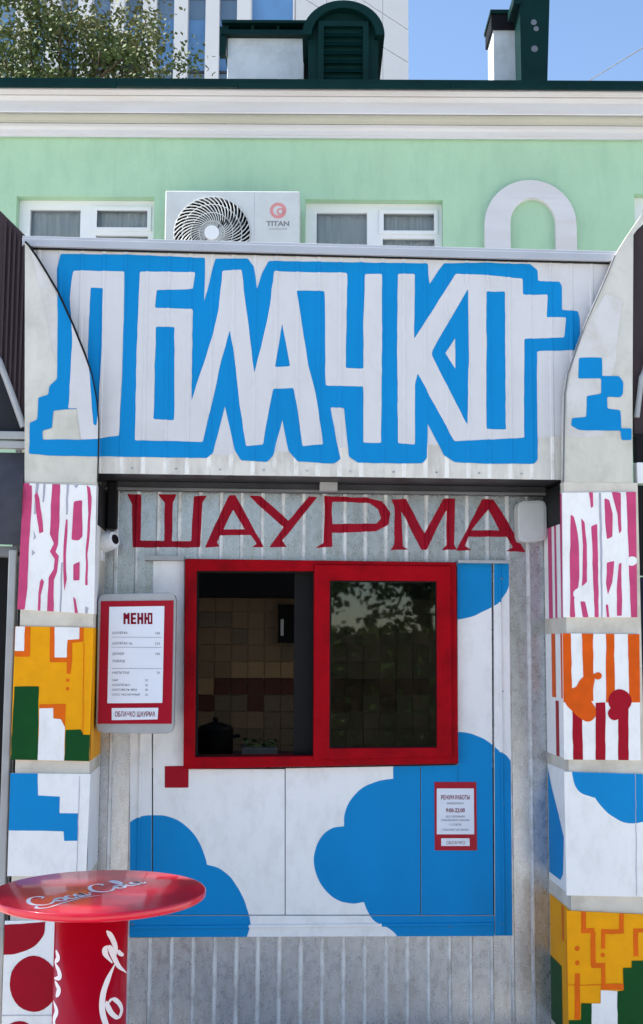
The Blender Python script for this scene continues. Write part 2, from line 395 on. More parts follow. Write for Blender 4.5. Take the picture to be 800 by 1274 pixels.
blach = [(174, 338), (243, 339), (240, 360), (195, 361), (193, 383), (240, 385), (239, 440), (238, 499), (252, 457), (264, 420), (272, 385), (277, 337), (301, 336), (305, 375), (313, 435), (316, 465), (321, 447), (334, 392), (341, 338), (432, 340),
         (431, 400), (430, 458), (452, 459), (452, 400), (454, 341), (475, 341), (475, 440), (474, 551), (452, 551), (452, 481), (405, 480), (404, 362), (369, 362), (376, 405), (384, 457), (393, 490), (402, 553), (376, 555), (371, 515), (365, 483),
         (340, 484), (333, 520), (327, 553), (306, 555), (298, 502), (292, 445), (286, 411), (275, 450), (265, 497), (252, 550), (168, 548), (170, 440)]
blach_h = [[(194, 407), (217, 407), (217, 523), (191, 522)], [(351, 403), (361, 456), (342, 457)]]
ko = [(495, 341), (516, 341), (515, 422), (567, 341), (600, 342), (650, 347), (650, 367), (681, 367), (680, 395), (704, 395), (702, 420), (652, 422), (652, 500), (652, 545), (565, 549), (540, 503), (520, 465), (516, 478), (516, 553), (495, 552), (494, 440)]
ko_h = [[(582, 360), (583, 440), (581, 529), (537, 442), (537, 437)], [(605, 363), (628, 363), (629, 535), (605, 534)]]
tri_w = [(566, 421), (566, 459), (554, 440)]
for dst, Y_, rx_, clips, offk in ((mural, YF, RX_F, (), 0.0),):
    coat(dst, M_BLUE, blue, Y_, .0024, ribx=rx_, holes=[foot], seed=1)
    coat(dst, M_FASW, o_out, Y_, .0036, holes=[o_in], ribx=rx_, seed=2)
    coat(dst, M_FASW, blach, Y_, .0036, holes=blach_h, ribx=rx_, seed=3)
    coat(dst, M_FASW, ko, Y_, .0036, holes=ko_h, ribx=rx_, seed=4)
    coat(dst, M_FASW, tri_w, Y_, .0036, ribx=rx_, r_=1, seed=5)
mural.build('painted_name', kiosk, label='hand painted name ОБЛАЧКО in white letters on a blue outline')

# piers with their arched head plates
ARC_L = [(31, 301), (35, 305), (45, 319), (55, 335), (72, 364), (90, 403), (105, 440), (114, 466), (120, 498), (122.5, 525), (122, 560), (121, 600)]
ARC_R = [(800, 265), (782, 291), (765, 318), (757, 338), (744, 368), (728, 404), (715, 442), (707, 465), (703, 490), (702, 540), (701, 600)]
def pier(arc, xi0, xi1, xo, yb=YB):
    m_ = MB()
    pl = [xz(a, b, YP) for a, b in arc]
    zb = Z((xi0+xo)/2, 600, YP)
    xo_t, xo_b = X(xo[0], 600, YP), X(xo[0], 600, YP)
    return m_, pl, zb
# left pier
m_ = MB()
xlo, xli = X(30.5, 600, YP), X(120.5, 600, YP); zj = Z(76, 600, YP)
head = [xz(a, b, YP) for a, b in ARC_L[:-1]]+[(xli, zj), (xlo, zj)]
m_.prism(head, YP, YF-.012, M_FILM)
m_.box(xlo, xli, YP, YB+.02, 0, zj-.0005, M_BEIGE)
pier_l = m_.build('pier', kiosk, label='left pier with arched head and painted panels')
tr = MB(); tr.tube([(*(lambda p: (p[0]+.002, YP-.004, p[1]))(xz(a, b, YP)),) for a, b in ARC_L], [.004]*7+[.0026]*5, M_BLACK, n=8)
tr.build('edge_trim', pier_l)
cl_l = [(20, 290)]+ARC_L+[(121, 610), (20, 610)]
cl_l = [(32, 302)]+ARC_L[1:]+[(31.5, 600)]
pm = MB()
coat(pm, M_OLDW, [(36, 308), (60, 345), (72, 370), (72, 440), (69, 455), (60, 405), (48, 350)], YP, .0012, clips=[cl_l], jit=1.2)
coat(pm, M_BLUE, blue, YP, .0024, holes=[foot], clips=[cl_l], seed=1)
coat(pm, M_FASW, o_out, YP, .0036, holes=[o_in], clips=[cl_l], seed=2)
pm.build('painted_head', pier_l)
# right pier
m_ = MB()
xri, xro = X(701.5, 600, YP), X(787, 600, YP); zj2 = Z(745, 600, YP)
head = [xz(a, b, YP) for a, b in ARC_R[:-1]]+[(xri, zj2), (xro, zj2), xz(787, 480, YP), xz(788, 292, YP), xz(800, 276, YP)]
m_.prism(head, YP, YF-.012, M_FILM)
m_.box(xri, xro+.02, YP, YB+.02, 0, zj2-.0005, M_BEIGE)
pier_r = m_.build('pier', kiosk, label='right pier with arched head and painted panels')
tr = MB(); tr.tube([(*(lambda p: (p[0]-.001, YP-.002, p[1]))(xz(a, b, YP)),) for a, b in ARC_R[2:]], .0035, M_STEEL, n=8)
tr.build('edge_trim', pier_r)
pm = MB()
cl_r = [(766, 320), (757, 338), (744, 368), (728, 404), (715, 442), (708, 465), (704, 490), (703, 600), (787, 600), (787, 320)]
coat(pm, M_OLDW, [(752, 366), (774, 371), (765, 450), (752, 500), (752, 542), (706, 544), (704, 490), (712, 450), (730, 405)], YP, .0012, clips=[cl_r], jit=1.2)
coat(pm, M_BLUE, [(720, 445), (749, 445), (749, 468), (770, 468), (775, 475), (775, 490), (772, 494), (755, 494), (756, 509), (772, 511), (773, 533), (786, 533), (786, 547), (773, 548), (772, 536), (720, 535), (710, 530), (711, 520), (729, 519), (730, 493), (748, 490), (748, 471), (719, 471)], YP, .0024, clips=[cl_r])
pm.build('painted_head', pier_r)

# ---- painted panels on the piers: each a thin plate with coats of paint
YQ = YP-.008
def panel(par, quad, base, coats, label, seam=()):
    m_ = MB(); m_.prism([xz(a, b, YQ) for a, b in quad][::-1], YQ, YP+.0006, base)
    for mt, poly, lev, rr in coats: coat(m_, mt, poly, YQ, .0008+.0007*lev, r_=rr, clips=[quad], jit=0.5)
    return m_.build('painted_panel', par, bevel=0.0, label=label)
def lerp_stripe(x0a, x0b, x1a, x1b, ya, yb): return [(x0a, ya), (x0b, ya), (x1b, yb), (x1a, yb)]
# left, from the top
pk = [(M_PINK, lerp_stripe(29, 37, 21, 30, 600, 760), 0, .5),
      (M_PINK, [(65, 600), (75, 600), (74, 650), (72, 678), (69, 687), (73, 692), (71, 712), (67, 722), (67, 764), (58, 764), (61, 718), (67, 708), (68, 696), (62, 686), (67, 676), (62, 664), (63, 640)], 0, 1),
      (M_GREYP, lerp_stripe(45, 49, 42, 45, 600, 640), .2, .5), (M_GREYP, lerp_stripe(54, 57, 53, 55, 600, 625), 0, .5),
      (M_PINK, [(43, 616), (46, 612), (49, 620), (52, 640), (54, 662), (49, 664), (46, 645)], .5, .5), (M_PINK, [(36, 604), (40, 604), (39, 640), (36, 680), (34, 730), (31, 758), (27, 758), (31, 700), (34, 640)], .5, .5),
      (M_PINK, [(92, 624), (102, 622), (103, 668), (98, 673), (89, 672)], 0, 2), (M_PINK, [(91, 702), (99, 698), (99, 722), (91, 722)], 0, 1.5),
      (M_PINK, [(108, 604), (112, 607), (114, 620), (112, 660), (109, 690), (109, 728), (106, 728), (107, 680), (110, 640)], 0, 1),
      (M_PINK, [(82, 646), (84, 646), (84, 660), (82, 690), (83, 720), (80, 735), (79, 720), (79, 680)], 0, .5), (M_PINK, [(91, 742), (94, 745), (97, 764), (93, 764)], 0, 1),
      (M_GREYP, lerp_stripe(83, 86, 82, 84, 602, 640), 0, .5), (M_GREYP, lerp_stripe(76, 78, 74, 76, 700, 762), 0, .5), (M_GREYP, [(42, 660), (45, 668), (42, 672)], 0, .5), (M_GREYP, [(40, 684), (44, 688), (40, 692)], 0, .5),
      (M_PINK, [(50, 724), (52, 720), (55, 724), (51, 740), (50, 760), (47, 760), (48, 738)], 0, .5), (M_GREYP, [(106, 754), (110, 756), (108, 764), (105, 762)], 0, .5), (M_GREYP, [(92, 604), (98, 603), (95, 608)], 0, .5)]
panel(pier_l, [(29, 601), (120, 604), (117, 764), (21.5, 758)], M_WHITE, pk, 'panel of pink stripes under white paint blots')
orp = [(M_RUST, [(19, 779), (38, 779), (37, 817), (18, 817)], 0, .5), (M_WHITE, [(19, 779), (31, 779), (30, 810), (18, 810)], 1, .5),
       (M_RUST, [(62, 779), (104, 779), (104, 798), (90, 800), (90, 822), (88, 838), (83, 838), (83, 824), (62, 824)], 0, .5),
       (M_WHITE, [(68, 779), (99, 779), (99, 795), (84, 796), (83, 818), (68, 818)], 1, .5),
       (M_RUST, circ(84, 846, 2.2), 0, .2), (M_RUST, circ(84, 857, 2.2), 0, .2),
       (M_GREEN, [(18, 854), (48.5, 854), (47, 947), (13, 947)], 0, .5),
       (M_RUST, [(49, 876), (82, 876), (81, 912), (74, 912), (66, 890), (49, 884)], 0, .5), (M_WHITE, [(49, 881), (66, 881), (66, 894), (76, 895), (81, 905), (80, 948), (47, 948)], 1, .8),
       (M_GREEN, [(82, 908), (101, 908), (104, 914), (112, 914), (111, 949), (80, 949)], 1, .5), (M_RUST, lerp_stripe(103.8, 104.6, 102.6, 103.4, 800, 912), 1, .1)]
panel(pier_l, [(19, 779), (116.5, 781), (111, 947), (13, 945)], M_ORANGE, orp, 'yellow orange panel with stepped white and dark green blocks')
panel(pier_l, [(13, 962), (112.5, 963), (107, 1090), (9, 1090)], M_WHITE, [(M_BLUE, [(12, 961), (47, 961), (47, 990), (74, 991), (74, 1012), (98, 1012), (97, 1046), (80, 1046), (79, 1034), (10, 1033)], 0, .5), (M_GREYP, lerp_stripe(99, 99.7, 95, 95.7, 965, 1088), 1, .1)], 'white panel with a stepped blue corner')
panel(pier_l, [(6, 1146), (106, 1144), (101, 1300), (1, 1300)], M_WHITE, [(M_CRIM, runs([(4.5, 1151), (57, 1147)], [(57, 1148), (54, 1163), (43, 1177), (22, 1186), (3, 1188)]), 0, .2), (M_CRIM, circ(42, 1224, 30, 35), 0, .2), (M_CRIM, circ(24, 1300, 24, 30), 0, .2), (M_GREYP, rect(0, 1262.6, 101, 1263.6), 1, .1)], 'white panel with big crimson dots')
# right, from the top
pr = [(M_PINK, [(710, 640), (714, 642), (719, 665), (721, 700), (720, 730), (714, 745), (716, 768), (709, 768), (709, 700)], 0, 1.5),
      (M_PINK, [(723, 645), (727, 650), (730, 680), (730, 724), (724, 730), (725, 680)], 0, 1.5), (M_PINK, [(736, 655), (743, 652), (744, 700), (745, 768), (740, 768), (737, 700)], 0, 1.5),
      (M_PINK, [(733, 612), (738, 612), (738, 630), (735, 632)], 0, 1), (M_PINK, [(752, 620), (758, 622), (762, 640), (762, 668), (755, 671), (753, 650)], 0, 1.5), (M_PINK, [(761, 612), (772, 613), (773, 660), (770, 664), (768, 640)], 0, 1.5),
      (M_PINK, [(779, 611), (792, 611), (793, 772), (785, 772), (782, 690)], 0, 1), (M_PINK, [(755, 700), (764, 698), (762, 724), (756, 740), (754, 726)], 0, 1.5), (M_PINK, [(770, 702), (773, 700), (774, 766), (768, 766), (767, 735)], 0, 1),
      (M_PINK, [(722, 748), (728, 748), (732, 768), (725, 768)], 0, 1.5), (M_PINK, [(754, 752), (757, 752), (758, 768), (755, 768)], 0, 1), (M_GREYP, lerp_stripe(745, 748, 748, 750, 613, 768), 0, .5), (M_WHITE, circ(786, 698, 6.5, 6), 1, .2), (M_WHITE, circ(723, 739, 10, 8), 1, .2)]
panel(pier_r, [(699.5, 613), (791, 612), (793, 768), (701, 768)], M_WHITE, pr, 'white panel of dripping pink stripes')
ps = [(M_BURNT, lerp_stripe(698, 710, 699, 712, 786, 874), 0, .5), (M_BURNT, lerp_stripe(724, 738, 726, 738, 786, 872), 0, .5), (M_BURNT, lerp_stripe(754, 764, 754, 765, 786, 874), 0, .5), (M_BURNT, lerp_stripe(781, 796, 783, 797, 786, 874), 0, .5),
      (M_CRIM, lerp_stripe(712, 724, 713, 725, 880, 947), 0, .5), (M_CRIM, lerp_stripe(741, 753, 741, 753, 874, 947), 0, .5), (M_CRIM, lerp_stripe(769, 782, 769, 782, 880, 947), 0, .5),
      (M_BURNT, runs([(704, 852), (709, 856), (717, 854), (722, 846), (731, 839), (740, 838)], [(740, 846), (737, 862), (736, 873)], [(737, 874), (741, 881), (740, 892), (733, 898), (724, 895), (712, 885), (704, 875), (702, 860)]), 1, .3), (M_BURNT, circ(744, 841, 4.5), 1.4, .5),
      (M_CRIM, circ(771, 872, 14.5), 1, .2), (M_CRIM, circ(764, 888, 8), 1.4, .2)]
panel(pier_r, [(700, 788), (795.5, 789), (797, 946), (702, 945)], M_WHITE, ps, 'white panel with orange stripes above and crimson stripes below')
panel(pier_r, [(702, 960), (800, 963), (802, 1116), (705, 1114)], M_WHITE, [(M_BLUE, runs([(711, 956), (715, 976), (724, 987), (738, 992)], [(740, 992), (748, 1003), (761, 1015), (780, 1024), (803, 1022)], [(803, 980), (803, 958)]), 0, .3), (M_GREYP, lerp_stripe(790, 790.8, 791.5, 792.3, 963, 1115), 1, .1)], 'white panel with a blue cloud across its top')
pq = [(M_RUST, rect(723, 1130, 729, 1156), 0, .5), (M_RUST, rect(723, 1155, 739, 1161), .3, .5), (M_RUST, rect(735, 1159, 741, 1202), .6, .5), (M_RUST, rect(736, 1198, 753, 1204), .9, .5), (M_RUST, rect(748, 1202, 753, 1226), 1.2, .5), (M_RUST, rect(748, 1224, 776, 1231), 1.5, .5),
      (M_RUST, rect(770, 1130, 776, 1161), 0, .5), (M_RUST, rect(748, 1156, 774, 1162), .3, .5), (M_RUST, rect(748, 1160, 753, 1180), .6, .5), (M_RUST, circ(750, 1188, 3), 0, .2), (M_RUST, circ(718, 1180, 3.2), 0, .2), (M_RUST, circ(718, 1198, 3.2), 0, .2), (M_RUST, rect(715, 1211, 721.5, 1268), 0, .5),
      (M_RUST, rect(788, 1157, 794, 1190), 0, .5), (M_RUST, rect(788, 1155, 806, 1160), .3, .5), (M_WHITE, [(747, 1232), (770, 1233), (770, 1310), (736, 1310), (736, 1248), (747, 1248)], 1, .5),
      (M_GREEN, [(786, 1195), (810, 1195), (810, 1310), (768, 1310), (768, 1233), (776, 1232), (775, 1204), (786, 1204)], 1.8, .5), (M_GREEN, [(723, 1248), (736, 1248), (736, 1310), (704, 1310), (704, 1269), (723, 1269)], 1.8, .5), (M_RUST, rect(700, 1225, 748, 1226), 1, .1)]
panel(pier_r, [(705, 1133), (804, 1138), (806, 1300), (708, 1300)], M_ORANGE, pq, 'orange panel with pixel outlines and dark green blocks')
# paint wrapped onto the inner return of the right pier
def ret_quad(m_, mt, za, zb, ya, yb, off, xs=xri, sgn=-1):
    x_ = xs+sgn*off; vs = [(x_, ya, za), (x_, yb, za), (x_, yb, zb), (x_, ya, zb)]
    m_.add(vs, [(0, 3, 2, 1)] if sgn < 0 else [(0, 1, 2, 3)], mt)
zz = lambda py: Z(702, py, YP)
m_ = MB()
ret_quad(m_, M_WHITE, zz(768), zz(613), YP+.001, YB-.01, .002); ret_quad(m_, M_WHITE, zz(945), zz(788), YP+.001, YB-.01, .002); ret_quad(m_, M_WHITE, zz(1114), zz(960), YP+.001, YB-.01, .002); ret_quad(m_, M_ORANGE, zz(1300), zz(1133), YP+.001, YB-.01, .002)
for a, b in ((.02, .06), (.12, .15), (.19, .25)): ret_quad(m_, M_PINK, zz(768), zz(613), YP+a, YP+b, .003)
for a, b in ((.03, .08), (.16, .22)): ret_quad(m_, M_BURNT, zz(870), zz(788), YP+a, YP+b, .003)
for a, b in ((.0, .05), (.12, .17)): ret_quad(m_, M_CRIM, zz(945), zz(874), YP+a+.002, YP+b, .003)
pts = [(.31, 965), (.25, 990), (.15, 1021), (.08, 1046), (.10, 1094), (.14, 1104), (.31, 1104)]
m_.add([(xri-.003, YP+a, zz(b)) for a, b in pts], [tuple(range(len(pts)))], M_BLUE)
ret_quad(m_, M_GREEN, zz(1300), zz(1215), YP+.14, YB-.01, .003); ret_quad(m_, M_RUST, zz(1180), zz(1135), YP+.1, YP+.13, .003); ret_quad(m_, M_RUST, zz(1240), zz(1175), YP+.04, YP+.07, .003)
m_.build('painted_return', pier_r)
m_ = MB()
zz = lambda py: Z(119, py, YP)
ret_quad(m_, M_ORANGE, zz(947), zz(781), YP+.001, YB-.01, .002, xli, 1); ret_quad(m_, M_WHITE, zz(1090), zz(963), YP+.001, YB-.01, .002, xli, 1); ret_quad(m_, M_WHITE, zz(764), zz(604), YP+.001, YP+.12, .002, xli, 1)
m_.build('painted_return', pier_l)

m_ = MB(); ret_quad(m_, M_BLACK, Z(121, 652, YP), Z(121, 600, YP), YP+.03, YB-.01, .0035, xli, 1); m_.build('corner_shade', kiosk); m_ = MB(); ret_quad(m_, M_BLACK, Z(701, 650, YP), Z(701, 600, YP), YP+.05, YB-.01, .004); m_.build('corner_shade', kiosk)  # black quads put corner shade into the colour of the upper pier returns
m_ = MB(); m_.box(X(133, 620, YB-.06), X(146, 620, YB-.06), YB-.06, YB-.011, Z(140, 658, YB-.06), zlow, M_BLACK); m_.build('dark_box', kiosk, bevel=.006)  # plain black box in the upper left corner of the recess
# ---- recessed wall: profiled sheet round the window opening
wx0, wx1 = X(230, 825, YB), X(569, 825, YB); wz0, wz1 = Z(400, 954, YB), Z(400, 698, YB)
bw = MB()
bx0, bx1 = xli-.02, xri+.02
for a in ((bx0, wx0, 0, zlow+.1), (wx1, bx1, 0, zlow+.1), (wx0, wx1, 0, wz0), (wx0, wx1, wz1, zlow+.1)): sheet(bw, M_GALV, *a, YB, RX_B, M_LITRIB)
bw.build('back_wall', kiosk)
bw = MB()
for a in ((xl+.03, wx0, 0.002, ztop-.05), (wx1, xr-.03, 0.002, ztop-.05), (wx0, wx1, 0.002, wz0-.001), (wx0, wx1, wz1+.001, ztop-.05)): bw.box(a[0], a[1], YB+.003, YB+.05, a[2], a[3], M_PVC)
bw.build('inner_lining', kiosk)
sb = MB(); zb_ = Z(410, 613, YB-.05)
sb.box(xli+.002, xri-.002, YB-.05, YB-.004, zb_, zlow+.001, M_DKSTEEL); sb.box(xli+.002, xri-.002, YB-.055, YB-.05, zb_, zb_+.012, M_STEEL)
sb.box(X(398, 605, YB-.09), X(420, 605, YB-.09), YB-.09, YB-.056, zb_+.004, zb_+.04, M_FRAMEG)
sb.build('soffit_beam', kiosk, bevel=.002)
lt = MB()
for poly, holes in (
    ([(158, 615), (176, 615), (175, 672), (204, 673), (205, 626), (197, 615), (220, 615), (215, 626), (214, 673), (238, 673), (241, 617), (258, 617), (252, 625), (249, 681), (165, 681), (164, 628)], []),
    ([(285, 616), (293, 616), (328, 681), (313, 681), (319, 677), (312, 666), (274, 666), (270, 675), (273, 680), (255, 681)], [[(290, 634), (305, 659), (278, 659)]]),
    ([(310, 617), (324, 617), (359, 648), (384, 618), (395, 618), (351, 673), (357, 681), (335, 681), (353, 656), (318, 625)], []),
    ([(403, 617), (455, 619), (475, 624), (486, 638), (483, 653), (468, 661), (413, 663), (413, 680), (392, 682), (402, 676), (404, 640)], [[(413, 624), (460, 626), (471, 634), (474, 645), (468, 651), (413, 652)]]),
    ([(487, 621), (505, 621), (528, 664), (551, 621), (566, 620), (565, 678), (569, 684), (549, 684), (555, 678), (555, 634), (531, 684), (524, 684), (499, 636), (501, 680), (508, 684), (485, 684), (490, 678), (491, 630)], []),
    ([(600, 621), (614, 621), (654, 687), (629, 686), (638, 681), (630, 668), (582, 668), (578, 679), (587, 684), (568, 685), (572, 676)], [[(607, 634), (622, 660), (586, 660)]])):
    coat(lt, M_LETTER, poly, YB, .0013, holes=holes, ribx=RX_B, r_=1.2, jit=0.5)
lt.build('painted_word', kiosk, label='dark red painted word ШАУРМА')

# ---- white board under and beside the window
YW = YB-.028
seg = {'a': [[(190.5, 698), (229, 698), (229, 1138), (190.5, 1138)], [(229, 957), (354.3, 957), (354.3, 1138), (229, 1138)]],
       'b': [[(355.4, 956), (522.6, 953), (522.8, 1138), (355.4, 1138)]],
       'c': [[(523.6, 953), (570, 952), (570, 1138), (524, 1138)], [(569, 701), (611.3, 701), (613.5, 1138), (570, 1138)]]}
poly_of = {'a': [(190.5, 698), (229, 698), (229, 957), (354.3, 957), (354.3, 1138), (190.5, 1138)], 'b': seg['b'][0], 'c': [(523.6, 953), (570, 952), (569, 701), (611.3, 701), (613.5, 1138), (524, 1138)]}
cloud_l = runs([(150, 1180), (150, 1030)], [(154, 1028), (172, 1017), (195, 1014), (215, 1018), (233, 1029), (247, 1046), (255, 1066), (257.5, 1076)], [(258, 1076), (272, 1080), (287, 1092), (300, 1112), (308, 1132), (312, 1150)], [(307, 1167), (306, 1180)])
cloud_r = runs([(650, 950), (637, 950)], [(636, 948), (629, 939), (621, 935)], [(621, 934), (610, 925), (595, 916), (578, 911), (560, 911)], [(560, 940), (491, 945)], [(489, 957), (489, 969)], [(488, 969), (470, 972), (450, 981), (436, 996), (429, 1012), (428, 1028)], [(427, 1028), (412, 1031), (400, 1041), (392, 1058), (391, 1078), (397, 1096), (408, 1111), (423, 1121), (440, 1124), (452, 1122)], [(453, 1122), (457, 1133), (464, 1144), (473, 1150)], [(473, 1150), (484, 1155), (493, 1163), (500, 1172)], [(505, 1180), (650, 1180)])
cloud_t = runs([(555, 690), (650, 690)], [(636, 722), (630, 736), (622, 748), (620, 750)], [(620, 751), (607, 758), (592, 765), (575, 770), (555, 770)])
board = MB(); board.box(X(164, 1150, YB), X(634, 1150, YB), YW+.0125, YB-.008, Z(400, 1163, YB), wz0-.002, M_DARK)
board = board.build('counter_board', kiosk)
def paint_seg(m_, clips, Y_):
    coat(m_, M_BLUE, cloud_l, Y_, .0011, clips=clips, r_=.3, jit=.4, seed=11)
    coat(m_, M_BLUE, cloud_r, Y_, .0011, clips=clips, r_=.3, jit=.4, seed=12)
    coat(m_, M_BLUE, cloud_t, Y_, .0011, clips=clips, r_=.3, jit=.4, seed=13)
    coat(m_, M_CRIM, rect(205, 953, 234.5, 980), Y_, .0016, clips=clips, r_=.5, jit=.3)
for k_, poly in poly_of.items():
    m_ = MB(); m_.prism([xz(a, b, YW) for a, b in poly], YW, YW+.012, M_WHITE); paint_seg(m_, seg[k_], YW); m_.build('board_panel', board)
YT = YW-.006
for poly in ([(614.5, 699), (633, 699), (637.5, 1164), (616, 1164)], [(161.5, 1139.5), (615, 1139.5), (615, 1164.5), (161, 1166)], [(162, 880), (188.5, 880), (189, 1138.5), (161.5, 1138.5)]):
    m_ = MB(); m_.prism([xz(a, b, YT) for a, b in poly], YT, YW+.013, M_WHITE); paint_seg(m_, [poly], YT); m_.build('board_trim', board)
m_ = MB()                                              # raised beads along the bottom and right trims, painted with the clouds
zc_ = Z(400, 1151.5, YT)
for a, b, mt in ((163, 309.5, M_BLUE), (309.5, 475, M_WHITE), (475, 614, M_BLUE)): m_.box(X(a, 1151, YT), X(b, 1151, YT)-.0002, YT-.006, YT-.0018, zc_-.006, zc_+.006, mt)
m_.build('bead', board, bevel=.002)
m_ = MB()
for a, b, mt in ((702, 749, M_BLUE), (749, 936, M_WHITE), (936, 1163, M_BLUE)): m_.box(X(622.5, 930, YT), X(625.5, 930, YT), YT-.006, YT-.0018, Z(624, b, YT)+.0002, Z(624, a, YT), mt)
m_.build('bead', board, bevel=.002)
m_ = MB(); m_.box(X(172, 1000, YT), X(175, 1000, YT), YT-.006, YT-.0018, Z(173, 1017, YT), Z(173, 900, YT), M_WHITE); m_.box(X(172, 1000, YT), X(175, 1000, YT), YT-.006, YT-.0018, Z(173, 1138, YT), Z(173, 1017, YT)-.0002, M_BLUE)
m_.build('bead', board, bevel=.002)
# ---- service window
fr = MB(); YR = YB-.06
O_ = [(230, 695), (567.5, 699.5), (570.5, 950), (228, 957)]
fr.prism([xz(a, b, YR) for a, b in O_], YR, YB+.05, M_RED, [[xz(a, b, YR) for a, b in [(244.5, 710), (556, 711), (558, 939), (242.5, 942)]]])
win = fr.build('service_window', kiosk, bevel=.004)
sa = MB(); YS = YR-.012
sa.prism([xz(a, b, YS) for a, b in [(391, 702), (561, 704), (563, 941), (390, 946)]], YS, YR+.035, M_RED, [[xz(a, b, YS) for a, b in [(410.5, 722), (543.5, 723), (544, 930), (410, 931)]]])
sa.build('sash', win, bevel=.004)
gp = MB(); gp.box(X(405, 800, YR), X(548, 800, YR), YR+.012, YR+.016, Z(470, 935, YR), Z(470, 718, YR), M_GLASS); gp.build('pane', win)
sa = MB(); sa.box(X(366, 800, YB), X(391, 800, YB), YB+.004, YB+.03, wz0+.03, wz1-.03, M_BLACK); sa.build('inner_sash', win)
gs = MB(); gs.prism([xz(a, b, YR+.004) for a, b in [(409.5, 721), (545, 722), (545, 931), (409, 932)]], YR+.004, YR+.02, M_BLACK, [[xz(a, b, YR+.004) for a, b in [(412.5, 724), (542, 725), (542.5, 928.5), (412, 929.5)]]]); gs.build('gasket', win)
gs = MB(); gs.prism([xz(a, b, YR+.03) for a, b in [(243, 708.5), (391, 709), (391, 943.5), (241, 943.5)]], YR+.03, YR+.045, M_BLACK, [[xz(a, b, YR+.03) for a, b in [(247, 712.5), (389, 713), (389, 939.5), (246, 939.5)]]]); gs.build('gasket', win)
dl = MB(); dl.box(X(180, 694, YB-.05), X(229, 694, YB-.05), YB-.05, YB-.009, Z(200, 697, YB-.05), Z(200, 691.5, YB-.05), M_FRAMEG); dl.build('drip_ledge', kiosk)
dl = MB(); dl.box(X(570, 700, YB-.06), X(636, 700, YB-.06), YB-.06, YB-.009, Z(600, 700.5, YB-.06), Z(600, 697, YB-.06), M_FRAMEG); dl.build('drip_ledge', kiosk)

# ---- inside: tiled wall, floor and ceiling
iw = MB(); iw.box(xl+.03, xr-.03, BACK+.006, BACK+.029, 0.003, ztop-.01, mat('tile_grout', col(186, 164, 134), .8)); inner = iw.build('interior_wall', kiosk)
M_T = [mat('tile_brown', col(146, 120, 94), 0.3, var=0.12, scale=9), mat('tile_tan', col(176, 142, 106), 0.3, var=0.12, scale=9), mat('tile_maroon', col(98, 58, 46), 0.3, var=0.15, scale=9), mat('tile_grey', col(124, 106, 86), 0.3, var=0.12, scale=9)]
tp = []
for mt in M_T:
    t_ = MB(); t_.box(-.048, .048, -.008, .004, -.048, .048, mt); o = t_.build('tile', inner, bevel=.002); tp.append(o)
x_a, x_b = X(236, 800, BACK), X(560, 800, BACK); z_a, z_b = Z(400, 950, BACK), Z(400, 690, BACK)
used = set(); nx, nz = int((x_b-x_a)/.1)+2, int((z_b-z_a)/.1)+2
for i in range(nx):
    for j in range(nz):
        py = 700+j*21.0                               # rows from the top
        t_ = 0
        if j == 7: t_ = 1 if i >= 3 and i < 9 else (3 if random.random() < .4 else 0)
        elif j in (8,): t_ = 1 if i in (0, 1) else 2
        elif j >= 9: t_ = random.choice([3, 3, 0, 2 if j == 9 else 3])
        elif random.random() < .12: t_ = 3
        src = tp[t_]
        o = src if t_ not in used else src.copy()
        if t_ in used: COL.objects.link(o)
        used.add(t_)
        o.location = (x_a+i*.1, BACK+random.uniform(-.0006, .0006), z_b-j*.1)
ifl = MB(); ifl.box(xl+.031, xr-.031, YB+.051, BACK+.005, .001, .03, M_PVCG); ifl.build('floor', kiosk)
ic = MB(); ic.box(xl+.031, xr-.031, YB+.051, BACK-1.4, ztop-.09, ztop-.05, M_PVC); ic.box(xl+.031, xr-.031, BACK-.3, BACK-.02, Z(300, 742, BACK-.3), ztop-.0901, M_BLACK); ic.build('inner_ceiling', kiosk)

sm = MB()
for i in range(40):
    xs_ = RX_F+.052+(i-20)*PITCH_RIB*2
    if xl+.05 < xs_ < xr-.05:
        sm.disc_y(xs_, zlow+.022, .004, YF-.0042, YF-.0002, M_GALV, 8)
for a_, b_ in ((165, 1150), (260, 1152), (440, 1152), (560, 1152), (625, 1150), (626, 1000), (625, 860), (624, 720), (175, 960), (174, 1100)):
    q_ = xz(a_, b_, YT); sm.disc_y(q_[0], q_[1], .004, YT-.0034, YT-.0014, M_STEEL, 8)
sm.build('screw_heads', kiosk, kind='stuff')

# ------------------------------------------------------------------ things on and in the kiosk
# menu light box
YM = YP+.075
mn = thing('menu_board', 'crimson framed white menu sheet in a grey rounded case left of the window', 'menu', (X(170, 910, YM), YM, Z(170, 912, YM)))
def P_(pts, Y): return [xz(a, b, Y) for a, b in pts]
case = round_poly([(122, 739), (219, 737), (216, 913), (119, 912)], 9, 0, 0, 400)
m_ = MB(); m_.prism(P_(case, YM), YM, YM+.09, M_FRAMEG); m_.build('case', mn, bevel=.004)
for zz_ in (790, 870):
    m_ = MB(); m_.box(X(150, zz_, YM), X(190, zz_, YM), YM+.0905, YB-.01, Z(170, zz_+6, YM), Z(170, zz_-6, YM), M_STEEL); m_.build('bracket', mn)
m_ = MB(); m_.prism(P_([(125.5, 748), (216, 747), (213.5, 900.5), (121.5, 900.5)], YM-.004), YM-.004, YM+.002, M_BOARD); m_.build('red_face', mn)
pp = MB(); YS2 = YM-.0065
pp.prism(P_([(136, 755), (204.5, 754), (202, 874.5), (133.5, 875)], YS2), YS2, YM-.0038, M_PAPER)
mmx, px1 = xz(170, 776, YS2)[0], (4.8/1480)
def tz(py): return Z(170, py, YS2)
